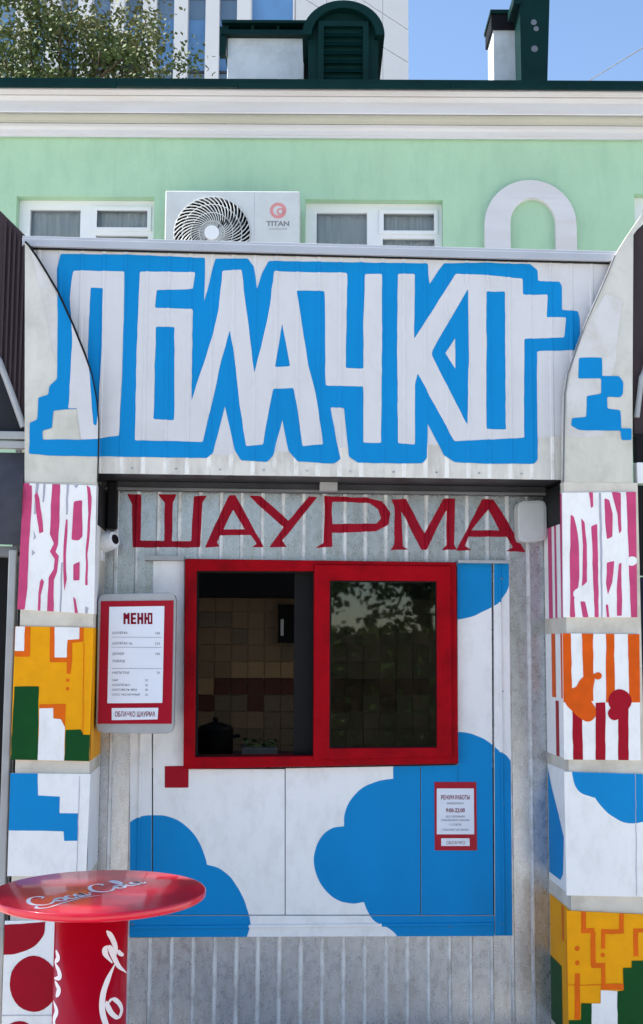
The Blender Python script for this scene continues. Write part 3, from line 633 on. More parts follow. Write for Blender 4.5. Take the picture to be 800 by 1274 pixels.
def blk(x0, y0, x1, y1): pp.prism(P_([(x0, y0), (x1, y0), (x1, y1), (x0, y1)][::-1], YS2-.0008), YS2-.0008, YS2-.0001, M_INKR)
ya, yb = 762.5, 776.5                                  # block capitals МЕНЮ
for x0_, bars in ((153.6, [(0, 0, 2.6, 1), (5, 0, 7.6, 1), (2.61, .12, 4.99, .55)]), (162.6, [(0, 0, 2.8, 1), (2.81, 0, 6.8, .2), (2.81, .4, 6.2, .6), (2.81, .8, 6.8, 1)]),
                 (170.8, [(0, 0, 2.6, 1), (4.8, 0, 7.4, 1), (2.61, .38, 4.79, .62)]), (179.6, [(0, 0, 2.4, 1), (2.41, .38, 4.2, .62), (4.21, 0, 6.2, 1), (8, 0, 10, 1), (6.21, 0, 7.99, .18), (6.21, .82, 7.99, 1)])):
    for a, t0, b, t1 in bars: blk(x0_+a, ya+t0*(yb-ya), x0_+b, ya+t1*(yb-ya))
rows = [(789, 'ШАУРМА', '160'), (802, 'ШАУРМА XL', '210'), (815, 'ДОНЕР', '190'), (824, 'ЛАВАШ', ''), (838.5, 'НАПИТКИ', '70')]
for y_, a_, b_ in rows:
    text_into(pp, M_INK, a_, X(139.5, y_, YS2), tz(y_), YS2-.0006, .0095, 'LEFT')
    if b_: text_into(pp, M_INK, b_, X(199, y_, YS2), tz(y_), YS2-.0006, .0095, 'RIGHT')
for y_, a_, b_ in ((847.5, 'СЫР', '20'), (853.5, 'ХАЛАПЕНЬО', '20'), (859.5, 'КАРТОФЕЛЬ ФРИ', '30'), (865.5, 'СОУС ЧЕСНОЧНЫЙ', '20')):
    text_into(pp, M_INK, a_, X(139, y_, YS2), tz(y_), YS2-.0006, .008, 'LEFT', bold=0); text_into(pp, M_INK, b_, X(184, y_, YS2), tz(y_), YS2-.0006, .008, 'RIGHT', bold=0)
for y_ in (793, 805.5, 832): pp.box(X(139, y_, YS2), X(201, y_, YS2), YS2-.0006, YS2-.0001, tz(y_), tz(y_)+.0012, M_INK)
pp.build('menu_sheet', mn)
m_ = MB(); m_.prism(P_([(139, 881), (197, 880.5), (196, 895), (139, 896)], YS2), YS2, YM-.0038, M_PAPER); text_into(m_, M_INKR, 'ОБЛАЧКО ШАУРМА', X(168, 890, YS2), Z(168, 891.5, YS2), YS2-.0006, .019, sx=.60, bold=.0005); m_.build('name_strip', mn)
# notice
YN = YW-.004
no_ = thing('notice', 'small crimson bordered notice stuck on the blue cloud beside the window', 'notice', (X(567, 1058, YN), YN, Z(567, 1058, YN)))
m_ = MB(); m_.prism(P_([(540.5, 973), (592.5, 973), (593.5, 1058), (541, 1058)], YN), YN, YN+.0022, M_BOARD); m_.build('backing', no_)
m_ = MB(); m_.prism(P_([(543.5, 981), (589.5, 981), (590, 1038), (543.5, 1038)], YN-.001), YN-.001, YN+.0002, M_PAPER)
nz_ = lambda py: Z(567, py, YN)
text_into(m_, M_INKR, 'РЕЖИМ РАБОТЫ', X(566.5, 990, YN), nz_(994.5), YN-.0016, .0165, sx=.62, bold=.0005)
text_into(m_, M_INKR, '9:00-22:00', X(566.5, 1010, YN), nz_(1010.5), YN-.0016, .0165, sx=.80, bold=.0005)
for y_, s_ in ((1000.5, 'ЕЖЕДНЕВНО'), (1017, 'БЕЗ ПЕРЕРЫВА'), (1021.5, 'ПРИНИМАЕМ ЗАКАЗЫ'), (1027, 'С СОБОЙ'), (1033.5, 'СПАСИБО ЗА ЗАКАЗ')): text_into(m_, M_INK, s_, X(566.5, y_, YN), nz_(y_), YN-.0016, .0075)
m_.build('sheet', no_)
m_ = MB(); m_.prism(P_([(549, 1043), (584, 1043), (584.5, 1052.5), (549, 1052.5)], YN-.001), YN-.001, YN+.0002, M_PAPER); text_into(m_, M_INKR, 'ОБЛАЧКО', X(567, 1050, YN), nz_(1050.3), YN-.0016, .0125, sx=.9); m_.build('name_strip', no_)
# security camera on the inner face of the left pier
YC = YP+.20
sc_ = thing('security_camera', 'white bullet security camera on the left pier under the header', 'camera', (xli, YC, Z(120, 690, YC)))
c0 = on_y(126, 676, YC); c1 = on_y(143, 671, YC-.035)
d_ = (c1-c0).normalized()
m_ = MB(); m_.tube([c0-d_*.012, c0-d_*.006, c0+d_*.02, c1-d_*.02, c1-d_*.002, c1], [.022, .034, .040, .037, .032, .027], M_PVC, n=20); body = m_.build('housing', sc_, smooth=False)
m_ = MB(); m_.tube([c1+d_*.0005, c1+d_*.004], [.020, .019], M_BLACK, n=20); m_.build('lens', sc_)
m_ = MB(); m_.tube([c0, c0+Vector((-.02, 0, -.03)), Vector((xli+.004, c0.y+.01, c0.z-.03))], .011, M_PVC); m_.box(xli+.0005, xli+.008, c0.y-.03, c0.y+.05, c0.z-.07, c0.z+.02, M_PVC); m_.build('bracket', sc_)
# conduit cable
m_ = MB(); yc = YB-.012
m_.tube([(X(127, 690, yc), yc, Z(127, 690, yc)), (X(127, 740, yc), yc, Z(127, 742, yc))], .008, M_PVC)
o = m_.build('conduit'); o['label'] = 'short white conduit running down from the security camera behind the menu case'; o['category'] = 'conduit'
m_ = MB(); m_.tube([(X(193, 697, yc), yc, Z(193, 697, yc)), (X(193.5, 715, yc), yc+.001, Z(193.5, 715, yc)), (X(193, 742, yc), yc, Z(193, 742, yc))], .0035, M_BLACK, n=6)
o = m_.build('cable'); o['label'] = 'thin black cable hanging above the menu case by the red window frame'; o['category'] = 'cable'
# rounded pale box right of the word
yb2 = YB-.075
bx = thing('junction_box', 'pale grey rounded box on the corrugated wall right of the red word', 'box', (X(662, 674, yb2), yb2, Z(662, 674, yb2)))
m_ = MB(); m_.prism(P_(round_poly([(644, 623), (680, 622), (681, 673), (645, 675)], 8, 0, 0, 400), yb2), yb2, YB-.002, M_PVCG); m_.build('casing', bx, bevel=.008)
m_ = MB(); m_.prism(P_(round_poly([(647, 626), (677, 625), (678, 670), (648, 671)], 6, 0, 0, 400), yb2-.003), yb2-.003, yb2+.001, M_PVCG); m_.build('cover', bx, bevel=.002)
# kitchen things behind the window
yk = BACK-.55
kc = thing('kitchen_counter', 'dark steel kitchen counter inside the kiosk below the tiled wall', 'counter', (0, yk, .03))
m_ = MB(); zc = Z(300, 945, yk); m_.box(X(180, 900, yk), X(600, 900, yk), yk, BACK-.02, zc-.04, zc, M_DKSTEEL); m_.build('worktop', kc, bevel=.003)
for px_ in (190, 320, 460, 590):
    m_ = MB(); m_.box(X(px_, 900, yk)-.02, X(px_, 900, yk)+.02, yk+.03, yk+.07, .03, zc-.0405, M_STEEL); m_.build('leg', kc)
kp = thing('cooking_pot', 'black cooking pot on the kitchen counter at the left of the open window', 'pot', (X(268, 940, yk+.2), yk+.2, zc))
m_ = MB(); cx_ = X(268, 920, yk+.2); m_.lathe([(0, zc+.001), (.09, zc+.001), (.1, zc+.02), (.1, zc+.15), (.104, zc+.155), (.09, zc+.17), (.03, zc+.19), (.012, zc+.195), (.018, zc+.215), (0, zc+.222)], (cx_, yk+.2), M_BLACK, 24); m_.build('body', kp, smooth=True)
for s in (-1, 1): m_ = MB(); m_.tube([(cx_+s*.1, yk+.18, zc+.11), (cx_+s*.135, yk+.18, zc+.115), (cx_+s*.135, yk+.22, zc+.115), (cx_+s*.1, yk+.22, zc+.11)], .008, M_BLACK, n=8); m_.build('handle', kp)
kb = thing('food_tray', 'low dark tray of green salad on the kitchen counter behind the open window', 'tray', (X(320, 940, yk+.12), yk+.12, zc))
xa, xb = X(300, 930, yk+.1), X(345, 930, yk+.1)
m_ = MB(); m_.box(xa, xb, yk+.05, yk+.3, zc+.001, zc+.06, M_STEEL); m_.build('pan', kb, bevel=.006)
M_SAL = mat('salad', col(90, 110, 70), 0.6, var=0.4, scale=30)
m_ = MB(); random.seed(4)
for i in range(70):
    p = Vector((random.uniform(xa+.01, xb-.01), random.uniform(yk+.06, yk+.29), zc+.061+random.uniform(0, .03))); a = Vector((random.uniform(-1, 1), random.uniform(-1, 1), random.uniform(-.4, .6)))*.022; b = Vector((random.uniform(-1, 1), random.uniform(-1, 1), random.uniform(-.5, .5)))*.02
    m_.add([p-a, p+b, p+a, p-b], [(0, 1, 2, 3)], M_SAL)
m_.build('salad', kb, kind='stuff')
hk = thing('wall_fitting', 'small white upright strip on the dark post inside the open window', 'fitting', (X(351, 790, BACK-.06), BACK-.06, Z(351, 793, BACK-.06)))  # white strip on a black plate by the tiled wall
m_ = MB(); m_.box(X(346, 780, BACK-.05), X(366, 780, BACK-.05), BACK-.05, BACK-.009, Z(351, 800, BACK-.05), Z(351, 752, BACK-.05), M_BLACK); m_.build('backplate', hk)
m_ = MB(); m_.box(X(349, 780, BACK-.06), X(353, 780, BACK-.06), BACK-.06, BACK-.0505, Z(351, 791, BACK-.06), Z(351, 770, BACK-.06), M_PVC); m_.build('strip', hk, bevel=.003)

# ------------------------------------------------------------------ red bar table
ZT = 1.03
tc_ = on_z(123.5, 1107, ZT)
rad = (on_z(256.5, 1107, ZT)-on_z(-9, 1107, ZT)).length/2
tb = thing('bar_table', 'round glossy red bar table on a red column with white script', 'table', (tc_.x, tc_.y, 0))
m_ = MB(); prof = [(0, ZT), (rad-.006, ZT), (rad-.002, ZT-.001), (rad, ZT-.004), (rad, ZT-.012), (rad-.002, ZT-.017), (rad-.008, ZT-.021), (rad-.03, ZT-.027), (0, ZT-.027)]
m_.lathe(prof, tc_, M_TABLE, 96); top = m_.build('tabletop', tb, smooth=True)
crd = .5*(on_y(158.5, 1200, tc_.y)-on_y(67, 1200, tc_.y)).length
ccx = on_y(112.7, 1200, tc_.y).x; cc = (ccx, tc_.y)
m_ = MB(); m_.lathe([(0, ZT-.0271), (crd, ZT-.0271), (crd, .06), (crd+.01, .05), (crd+.01, .03)], cc, M_COLUMN, 64); colm = m_.build('column', tb, smooth=False)
for p_ in colm.data.polygons: p_.use_smooth = True
m_ = MB(); m_.lathe([(0, .045), (rad*.8, .035), (rad*.85, .02), (rad*.85, .001)], cc, M_DKSTEEL, 64); m_.build('base_plate', tb)
def word():
    C = [(1.55, 1.55), (1.95, 1.85), (1.75, 2.3), (1.1, 2.15), (.45, 1.45), (.15, .7), (.35, .1), (.9, -.05), (1.5, .3), (1.85, .75)]
    fl = [(.25, .35), (-.35, -.35), (.2, -.75), (1.6, -.45), (3.6, -.25), (4.6, -.6)]
    o_ = [(2.25, .95), (1.9, .7), (1.85, .2), (2.15, 0), (2.5, .35), (2.5, .85), (2.25, .95), (2.2, .7), (2.75, .75)]
    c_ = [(3.3, .75), (3.2, .98), (2.85, .75), (2.75, .25), (3.0, 0), (3.35, .2), (3.6, .55)]
    a_ = [(4.15, .85), (3.85, .98), (3.55, .55), (3.6, .08), (3.9, .15), (4.2, .95), (4.1, .3), (4.25, .02), (4.6, .4)]
    dash = [(4.55, .55), (5.05, .62)]
    sh = lambda s, dx, k=1: [(a*k+dx, b*k) for a, b in s]
    l_ = [(7.75, .45), (8.3, 1.5), (8.4, 2.25), (8.15, 2.3), (7.95, 1.4), (7.95, .3), (8.2, 0), (8.55, .45)]
    fl2 = [(6.9, 2.1), (6.0, 1.2), (6.6, .9), (7.8, 1.5), (9.2, 2.1)]
    return [C, fl, o_, c_, a_, dash, sh(C, 5.1), sh(o_, 5.1), l_, sh(a_, 4.95)]
def ribbons(strokes, wd, place):
    vs, fs = [], []
    for s in strokes:
        P = catmull([Vector((*p, 0)) for p in s], 6); base = len(vs)
        for i, p in enumerate(P):
            d = (P[min(i+1, len(P)-1)]-P[max(i-1, 0)]).normalized(); n_ = Vector((-d.y, d.x, 0))
            t_ = i/(len(P)-1); w_ = wd*(.45+.75*abs(d.y))*min(1, 4*t_+.25, 4*(1-t_)+.25)
            vs += [place(p+n_*w_), place(p-n_*w_)]
        for i in range(len(P)-1): fs.append((base+2*i+1, base+2*i+3, base+2*i+2, base+2*i))
    return vs, fs
ba, bb = on_z(47, 1128, ZT), on_z(186, 1098, ZT); bd = (bb-ba); L_ = bd.length/9.6; bd.normalize(); bu = Vector((-bd.y, bd.x, 0))
m_ = MB(); vs, fs = ribbons(word(), .13, lambda p: ba+bd*p.x*L_+bu*p.y*L_+Vector((0, 0, .0008))); m_.add(vs, fs, M_SCRIPT); m_.build('script', top)
# script running down the column (reads from the top downwards)
def on_col(s, t, rr):   # s: arc length towards the right of the view, t: down
    an = -math.pi/2 + math.atan2(cc[0], cc[1])*-1 + s/rr
    return Vector((cc[0]+rr*math.cos(an), cc[1]+rr*math.sin(an), ZT-.027-t))
def colpx(px, py):
    u = max(-.985, min(.985, (px-112.7)/45.8)); return (math.asin(u)*crd, (py-1139)/1480*3.0)
st = [[(131, 1166), (137, 1174), (142, 1186), (143, 1198)], [(139, 1205), (131, 1194), (130, 1187), (135, 1186), (141, 1199), (148, 1212), (157, 1224)],
      [(142, 1207), (135, 1221), (129, 1238), (128, 1256), (132, 1272), (140, 1290), (150, 1300)], [(134, 1252), (140, 1247), (148, 1254), (152, 1264), (148, 1271), (140, 1264), (134, 1253), (133, 1248)], [(145, 1192), (149, 1197), (153, 1200)]]
st2 = [[(70, 1192), (73, 1200), (69, 1207)], [(69, 1207), (74, 1214), (75, 1222), (69, 1226)], [(70, 1228), (75, 1236), (72, 1246)], [(69, 1252), (73, 1262), (70, 1275), (74, 1290)]]
m_ = MB()
for grp, wd in ((st, .0062), (st2, .0075)):
    vs, fs = ribbons([[colpx(*p) for p in s] for s in grp], wd, lambda p: on_col(p.x, p.y, crd+.0008)); m_.add(vs, [f[::-1] for f in fs], M_SCRIPT)
for o_ in (): pass
m_.build('script', colm)

# ------------------------------------------------------------------ neighbouring arched pavilions at both edges
def neighbour(side):
    lab = 'dark arched pavilion with slate awning at the left of the kiosk' if side < 0 else 'dark arched pavilion with navy awning at the right of the kiosk'
    Y0 = YP+.03
    e = (lambda px, py, Y=Y0: xz(px, py, Y))
    root = thing('arched_pavilion', lab, 'pavilion', (X(-60 if side < 0 else 860, 600, Y0), Y0, 0))
    if side < 0:
        xe = xlo-.004
        gable = [(xe, Z(30, 530, Y0)), (xe, Z(30, 302, Y0)), e(0, 262), e(-50, 208), e(-120, 160), e(-220, 130), e(-320, 122), e(-320, 200), e(-220, 232), e(-130, 285), e(-60, 360), e(0, 446)]
        m_ = MB(); m_.prism(gable, Y0, Y0+.05, M_BROWN)
        for px_ in (3, 9, 15, 21, 27): m_.box(X(px_, 380, Y0), X(px_+2.5, 380, Y0), Y0-.012, Y0+.001, Z(px_, 440+px_*2.9, Y0), Z(px_, 272+px_*1.25, Y0), M_BROWN)
        m_.build('arched_gable', root)
        m_ = MB(); m_.tube([(*(lambda q: (q[0], Y0-.012, q[1]))(e(a, b)),) for a, b in [(30, 532), (15, 490), (0, 450), (-60, 366), (-130, 292), (-220, 238), (-320, 206)]], .013, M_FRAMEG); m_.build('arch_rib', root)
        m_ = MB(); m_.prism([(xe, Z(20, 534, Y0)), e(0, 452), e(-60, 368), e(-130, 294), e(-320, 210), e(-320, 538), (xe, Z(20, 538, Y0))], Y0+.02, Y0+.026, M_DARK); m_.build('pane', root)
        m_ = MB(); m_.box(X(-320, 548, Y0), xe, Y0-.02, Y0+.03, Z(15, 547, Y0), Z(15, 537.5, Y0), M_FRAMEG); m_.box(X(-320, 548, Y0), xe, Y0-.012, Y0+.03, Z(15, 558, Y0), Z(15, 549, Y0), M_FRAMEG); m_.build('transom', root, bevel=.003)
        aw = MB(); n = 16
        for i in range(n):
            xa_, xb_ = X(-320, 600, Y0)+(xe-X(-320, 600, Y0))*i/n, X(-320, 600, Y0)+(xe-X(-320, 600, Y0))*(i+1)/n
            w1, w2 = .02*math.sin(i*1.9), .02*math.sin((i+1)*1.9); za, zb2 = Z(10, 562, Y0), Z(10, 678, Y0)
            aw.add([(xa_, Y0+.02, za), (xb_, Y0+.02, za), (xb_, Y0-.05+w2, (za+zb2)/2), (xa_, Y0-.05+w1, (za+zb2)/2), (xb_, Y0-.02-w2, zb2), (xa_, Y0-.02-w1, zb2)], [(3, 2, 1, 0), (5, 4, 2, 3)], M_SLATE)
        aw.build('awning', root, smooth=True)
        m_ = MB(); m_.box(X(-320, 700, Y0), X(4, 700, Y0), Y0+.1, Y0+.12, 0, Z(0, 690, Y0), M_BLACK); m_.build('doorway', root)
        m_ = MB(); m_.box(X(3.5, 900, Y0), X(20, 700, Y0)+.0, Y0-.0, Y0+.12, 0, Z(10, 684, Y0), M_FRAMEG); m_.box(X(-320, 700, Y0), X(20, 700, Y0), Y0+.02, Y0+.1, Z(10, 692, Y0), Z(10, 679, Y0), M_STEEL); m_.build('post', root, bevel=.004)
    else:
        xe = xro+.023
        gable = [(xe, Z(789, 540, Y0)), (xe, Z(789, 294, Y0)), e(800, 279), e(860, 215), e(940, 165), e(1060, 135), e(1120, 132), e(1120, 540)]
        m_ = MB(); m_.prism(gable, Y0, Y0+.05, M_BROWN)
        m_.build('arched_gable', root)
        m_ = MB(); m_.tube([(*(lambda q: (q[0], Y0-.012, q[1]))(e(a, b)),) for a, b in [(791, 520), (797, 470), (802, 446), (860, 366), (930, 292), (1020, 238), (1120, 206)]], .011, M_FRAMEG); m_.build('arch_rib', root)
        m_ = MB(); m_.box(X(1120, 548, Y0), xe, Y0-.02, Y0+.03, Z(795, 602, Y0), Z(795, 576, Y0), M_PVC); m_.box(X(1120, 548, Y0), xe, Y0-.012, Y0+.03, Z(795, 575, Y0), Z(795, 541, Y0), M_BLACK); m_.build('transom', root, bevel=.003)
        M_NAVY = mat('navy_fabric', col(52, 62, 92), 0.75, var=0.2, scale=3)
        m_ = MB(); m_.box(xe, X(1120, 600, Y0), Y0-.01, Y0+.02, Z(795, 716, Y0), Z(795, 604, Y0), M_BLACK); m_.build('shutter_box', root)
        m_ = MB(); m_.box(xe+.014, X(1120, 600, Y0), Y0-.02, Y0+.02, Z(795, 900, Y0), Z(795, 718, Y0), M_NAVY); m_.build('awning', root)
        m_ = MB(); m_.box(xe+.014, X(1120, 600, Y0), Y0, Y0+.02, 0, Z(795, 902, Y0), M_GREEN); m_.build('lower_panel', root)
neighbour(-1); neighbour(1)

# ------------------------------------------------------------------ mint house behind (its own frame: square to the line of sight)
D = 9.6
gx = lambda px, py, dd=D: xz(px, py, dd, AX0)
hs = thing('mint_house', 'mint green plastered house with white cornice and dark green metal roof', 'house', (0, D, 0), yaw=YAW)
HX0, HX1 = -7.5, 7.5
zr = lambda py, dd=D: xz(400, py, dd, AX0)[1]
# wall with window openings
def wopen(a, b): return [gx(a[0], a[1]), gx(b[0], a[1]), gx(b[0], b[1]), gx(a[0], b[1])]
wins = [(21, 244, 192), (380, 248, 551), (789, 241, 960), (-330, 242, -160)]
hole_h = .95
holes = []
for x0, y0, x1 in wins:
    (xa, za), (xb, _) = gx(x0, y0), gx(x1, y0); holes.append([(xa, za-hole_h), (xb, za-hole_h), (xb, za), (xa, za)])
zct = zr(172)
m_ = MB(); m_.prism([(HX0, 0), (HX1, 0), (HX1, zct+.1), (HX0, zct+.1)], D, D+.25, M_GWALL, holes); m_.build('wall', hs)
m_ = MB(); m_.box(HX0, HX1, D+4.4, D+4.6, 0, zct+.1, M_GWALL); m_.box(HX0, HX0+.2, D+.251, D+4.39, 0, zct+.1, M_GWALL); m_.box(HX1-.2, HX1, D+.251, D+4.39, 0, zct+.1, M_GWALL); m_.build('rear_wall', hs)
# cornice: stepped mouldings
def cornice(profile, name, mt):                        # profile of (projection, py at the wall depth)
    m_ = MB(); pr_ = []
    for pj, py in profile:
        dd = D-pj; pr_.append((dd, zr(py, dd)))
    n = len(pr_)
    vs = [(x_, y_, z_) for x_ in (HX0-.2, HX1+.2) for y_, z_ in pr_]
    m_.add(vs, [(i, i+1, n+i+1, n+i) for i in range(n-1)]+[tuple(range(n-1, -1, -1)), tuple(n+i for i in range(n))]+[(n-1, 0, n, 2*n-1)], mt)
    return m_.build(name, hs)
cornice([(-.05, 172), (.04, 172), (.04, 169), (.05, 168), (.05, 163), (.07, 159), (.07, 155), (-.05, 155)], 'cornice', M_CORN)
cornice([(-.05, 154.5), (.085, 154.5), (.085, 151), (.11, 147), (.14, 144.5), (.14, 142.5), (-.05, 142.5)], 'cornice', M_CORNB)
cornice([(-.05, 142), (.20, 142), (.205, 140), (.205, 127), (.215, 124), (.23, 121), (.23, 120), (-.05, 120)], 'cornice', M_CORN)
cornice([(-.05, 119.6), (.235, 119.6), (.25, 116), (.27, 113), (.27, 111), (-.05, 111)], 'cornice', M_CORN)
# roof
m_ = MB(); ze = zr(104, D-.33)
z_t, z_b = zr(98.5, D-.33), zr(110.0, D-.33)
m_.box(HX0-.3, HX1+.3, D-.33, D-.31, z_b, z_t, M_ROOF); m_.box(HX0-.3, HX1+.3, D-.309, D+.1, z_b+.03, z_b+.04, M_ROOF)
roofz = lambda y_: z_t-.004+(y_-(D-.309))*.16
m_.add([(HX0-.3, D-.309, z_t-.004), (HX1+.3, D-.309, z_t-.004), (HX1+.3, D+2.2, roofz(D+2.2)), (HX0-.3, D+2.2, roofz(D+2.2)), (HX1+.3, D+4.8, z_t-.1), (HX0-.3, D+4.8, z_t-.1)], [(0, 1, 2, 3), (3, 2, 4, 5)], M_ROOF)
rf = m_.build('roof', hs)
m_ = MB()
for x0, x1 in ((-5, 145), (145.6, 295), (295.6, 560), (560.6, 800)): m_.box(gx(x0, 100, D-.34)[0], gx(x1, 100, D-.34)[0], D-.345-random.uniform(0, .006), D-.3302, z_b-random.uniform(0, .012), z_b+.035, M_ROOF)
m_.build('gutter_flashing', rf)
# windows
for (x0, y0, x1), h in zip(wins, holes):
    xa, xb, za, zb2 = h[0][0], h[1][0], h[0][1], h[2][1]; s = (xb-xa)/171.0
    f_ = MB(); yy = D+.09
    out_ = [(xa, za), (xb, za), (xb, zb2), (xa, zb2)]; ins = lambda a, b, c, d: [(xa+a*s, zb2-d*s), (xa+b*s, zb2-d*s), (xa+b*s, zb2-c*s), (xa+a*s, zb2-c*s)]
    f_.prism(out_, yy, yy+.07, M_PVC, [ins(14, 77, 12, 130), ins(97, 162, 12, 35), ins(97, 162, 45, 130)])
    wn = f_.build('window', hs, bevel=.003)
    m_ = MB(); m_.prism(ins(92, 166, 8, 40), yy-.012, yy-.0005, M_PVC, [ins(98, 161, 13, 35)]); m_.build('sash', wn, bevel=.003)
    m_ = MB(); m_.box(xa+10*s, xb-6*s, yy+.03, yy+.036, za+.02, zb2-.03, M_GLASSF); m_.build('pane', wn)
    m_ = MB(); n = 60
    pts = [(xa+(xb-xa)*i/n, yy+.085+.012*math.sin(i*1.7)+.006*math.sin(i*.6)) for i in range(n+1)]
    m_.add([(x_, y_, z_) for z_ in (za, zb2-.03) for x_, y_ in pts], [(i, i+1, n+2+i, n+1+i) for i in range(n)], M_CURT); m_.build('curtain', wn, smooth=True)
    m_ = MB(); m_.box(xa, xb, D+.26, D+.28, za-.1, zb2+.1, M_DARK); m_.build('dark_backing', wn)
# arch moulding
(ax0, _), (ax1, _) = gx(602, 280), gx(716, 280); (ix0, _), (ix1, _) = gx(634, 280), gx(690, 280)
acx, icx = (ax0+ax1)/2, (ix0+ix1)/2; ro, ri = (ax1-ax0)/2, (ix1-ix0)/2
zo, zi = zr(225)-ro, zr(248)-ri*1.15
zb0 = zr(420)
op = [(ax0, zb0)]+[(acx-ro*math.cos(R(a)), zo+ro*math.sin(R(a))) for a in range(0, 181, 9)]+[(ax1, zb0), (ix1, zb0)]+[(icx+ri*math.cos(R(a)), zi+ri*1.15*math.sin(R(a))) for a in range(0, 181, 9)]+[(ix0, zb0)]
m_ = MB(); m_.prism(op, D-.05, D+.01, M_CORN); m_.build('arch_moulding', hs, bevel=.008)
# chimneys, dormer, duct on the roof (local frame)
def rooftop(px0, px1, pyt, pyb, dd): return gx(px0, pyb, dd)[0], gx(px1, pyb, dd)[0], zr(pyt, dd), roofz(dd)-.05
dd = D+.9
xa, xb, zt, zb2 = rooftop(282.5, 378, 47, 98, dd)
M_PLAST = mat('chimney_whitewash', col(206, 212, 218), 0.85, var=0.06, scale=5, bump=.5, bscale=25, stain=col(168, 172, 176), stain_amt=.5, stain_scale=4)
m_ = MB(); m_.box(xa, xb, dd, dd+.5, zb2, zt, M_PLAST); ch = m_.build('chimney', rf, bevel=.006)
ca = MB(); za, zc2 = zr(38, dd-.1), zr(27, dd-.1)
ca.box(xa-.05, xb+.05, dd-.08, dd+.58, zt-.01, zt+.035, M_ROOF); ca.box(xa-.05, xb+.05, dd-.1, dd+.6, zc2-.012, zc2+.015, M_ROOF)
for q in (0, .33, .66, 1): ca.box(xa+(xb-xa)*q-.012, xa+(xb-xa)*q+.012, dd-.05, dd-.02, zt+.035, zc2-.0125, M_ROOF)
ca.box(xa-.03, xb+.03, dd+.03, dd+.5, zt+.0352, zc2-.0126, M_BLACK); ca.box(xa-.07, xa-.01, dd-.06, dd+.02, zt-.2, zc2-.03, M_ROOF)
ca.build('chimney_cap', rf)
dd = D+.45
xa, xb, zt, zb2 = rooftop(380, 474, 55, 98, dd)
cx_, rr = (xa+xb)/2, (xb-xa)/2; zs = zr(8, dd)-rr*.88
def arch(r1, k=.88, n=24): return [(cx_-r1*math.cos(R(180*i/n)), zs+r1*k*math.sin(R(180*i/n))) for i in range(n+1)]
m_ = MB(); m_.prism([(xa+.03, zb2)]+arch(rr-.02)+[(xb-.03, zb2)], dd+.03, dd+1.1, M_ROOF)
m_.prism([(xa, zb2+.28)]+arch(rr+.015)+[(xb, zb2+.28)], dd-.03, dd+1.12, M_ROOF, ) if False else None
hood = arch(rr+.03)+arch(rr-.05)[::-1]
m_.prism(hood, dd-.06, dd+1.1, M_ROOF)
dm = m_.build('dormer', rf)
lx0, lx1 = cx_-rr*.52, cx_+rr*.52; ltop = zs+rr*.3
m_ = MB(); m_.prism([(lx0-.05, zb2), (lx0-.05, ltop+.05), (lx1+.05, ltop+.05), (lx1+.05, zb2)], dd-.02, dd+.028, M_ROOF, [[(lx0, zb2+.02), (lx1, zb2+.02), (lx1, ltop), (lx0, ltop)]])
for k_ in range(9): 
    z_ = zb2+.05+k_*(ltop-zb2-.06)/9
    m_.add([(lx0, dd-.015, z_), (lx1, dd-.015, z_), (lx1, dd+.026, z_+.05), (lx0, dd+.026, z_+.05), (lx0, dd-.01, z_+.008), (lx1, dd-.01, z_+.008)], [(0, 1, 5, 4), (4, 5, 2, 3)], M_ROOF)
m_.build('louvre', rf)
dd = D+1.2
xa, xb, zt, zb2 = rooftop(614, 649, 36, 98, dd)
m_ = MB(); m_.box(xa, xb, dd, dd+.35, zb2, zt, M_PLAST); ch = m_.build('chimney', rf, bevel=.006)
m_ = MB(); m_.box(xa-.02, xb+.02, dd-.03, dd+.38, zt-.005, zr(18, dd), M_BLACK); m_.box(xa-.03, xb+.03, dd-.05, dd+.4, zr(18.5, dd), zr(14, dd), M_ROOF); m_.build('chimney_cap', rf)
dd = D+.8
xa, xb, zt, zb2 = rooftop(649, 684, -60, 98, dd)
m_ = MB(); m_.add([(xa, dd, zb2), (xb-.04, dd, zb2), (xb-.04, dd+.3, zb2), (xa, dd+.3, zb2), (xa-.01, dd, zt), (xb+.03, dd, zt), (xb+.03, dd+.3, zt), (xa-.01, dd+.3, zt)], [(0, 1, 5, 4), (1, 2, 6, 5), (2, 3, 7, 6), (3, 0, 4, 7), (4, 5, 6, 7)], M_ROOF)
m_.box(xa-.07, xa+.0, dd-.03, dd+.3, zr(5, dd), zr(-6, dd), M_ROOF)
for px_, py_, r_ in ((664, 28, 4), (667, 36, 3.5), (665, 61, 4.5)):
    x_, z_ = gx(px_, py_, dd); m_.disc_y(x_, z_, r_*dd/1480, dd-.006, dd+.0, M_STEEL, 10)
m_.build('flue_duct', rf)

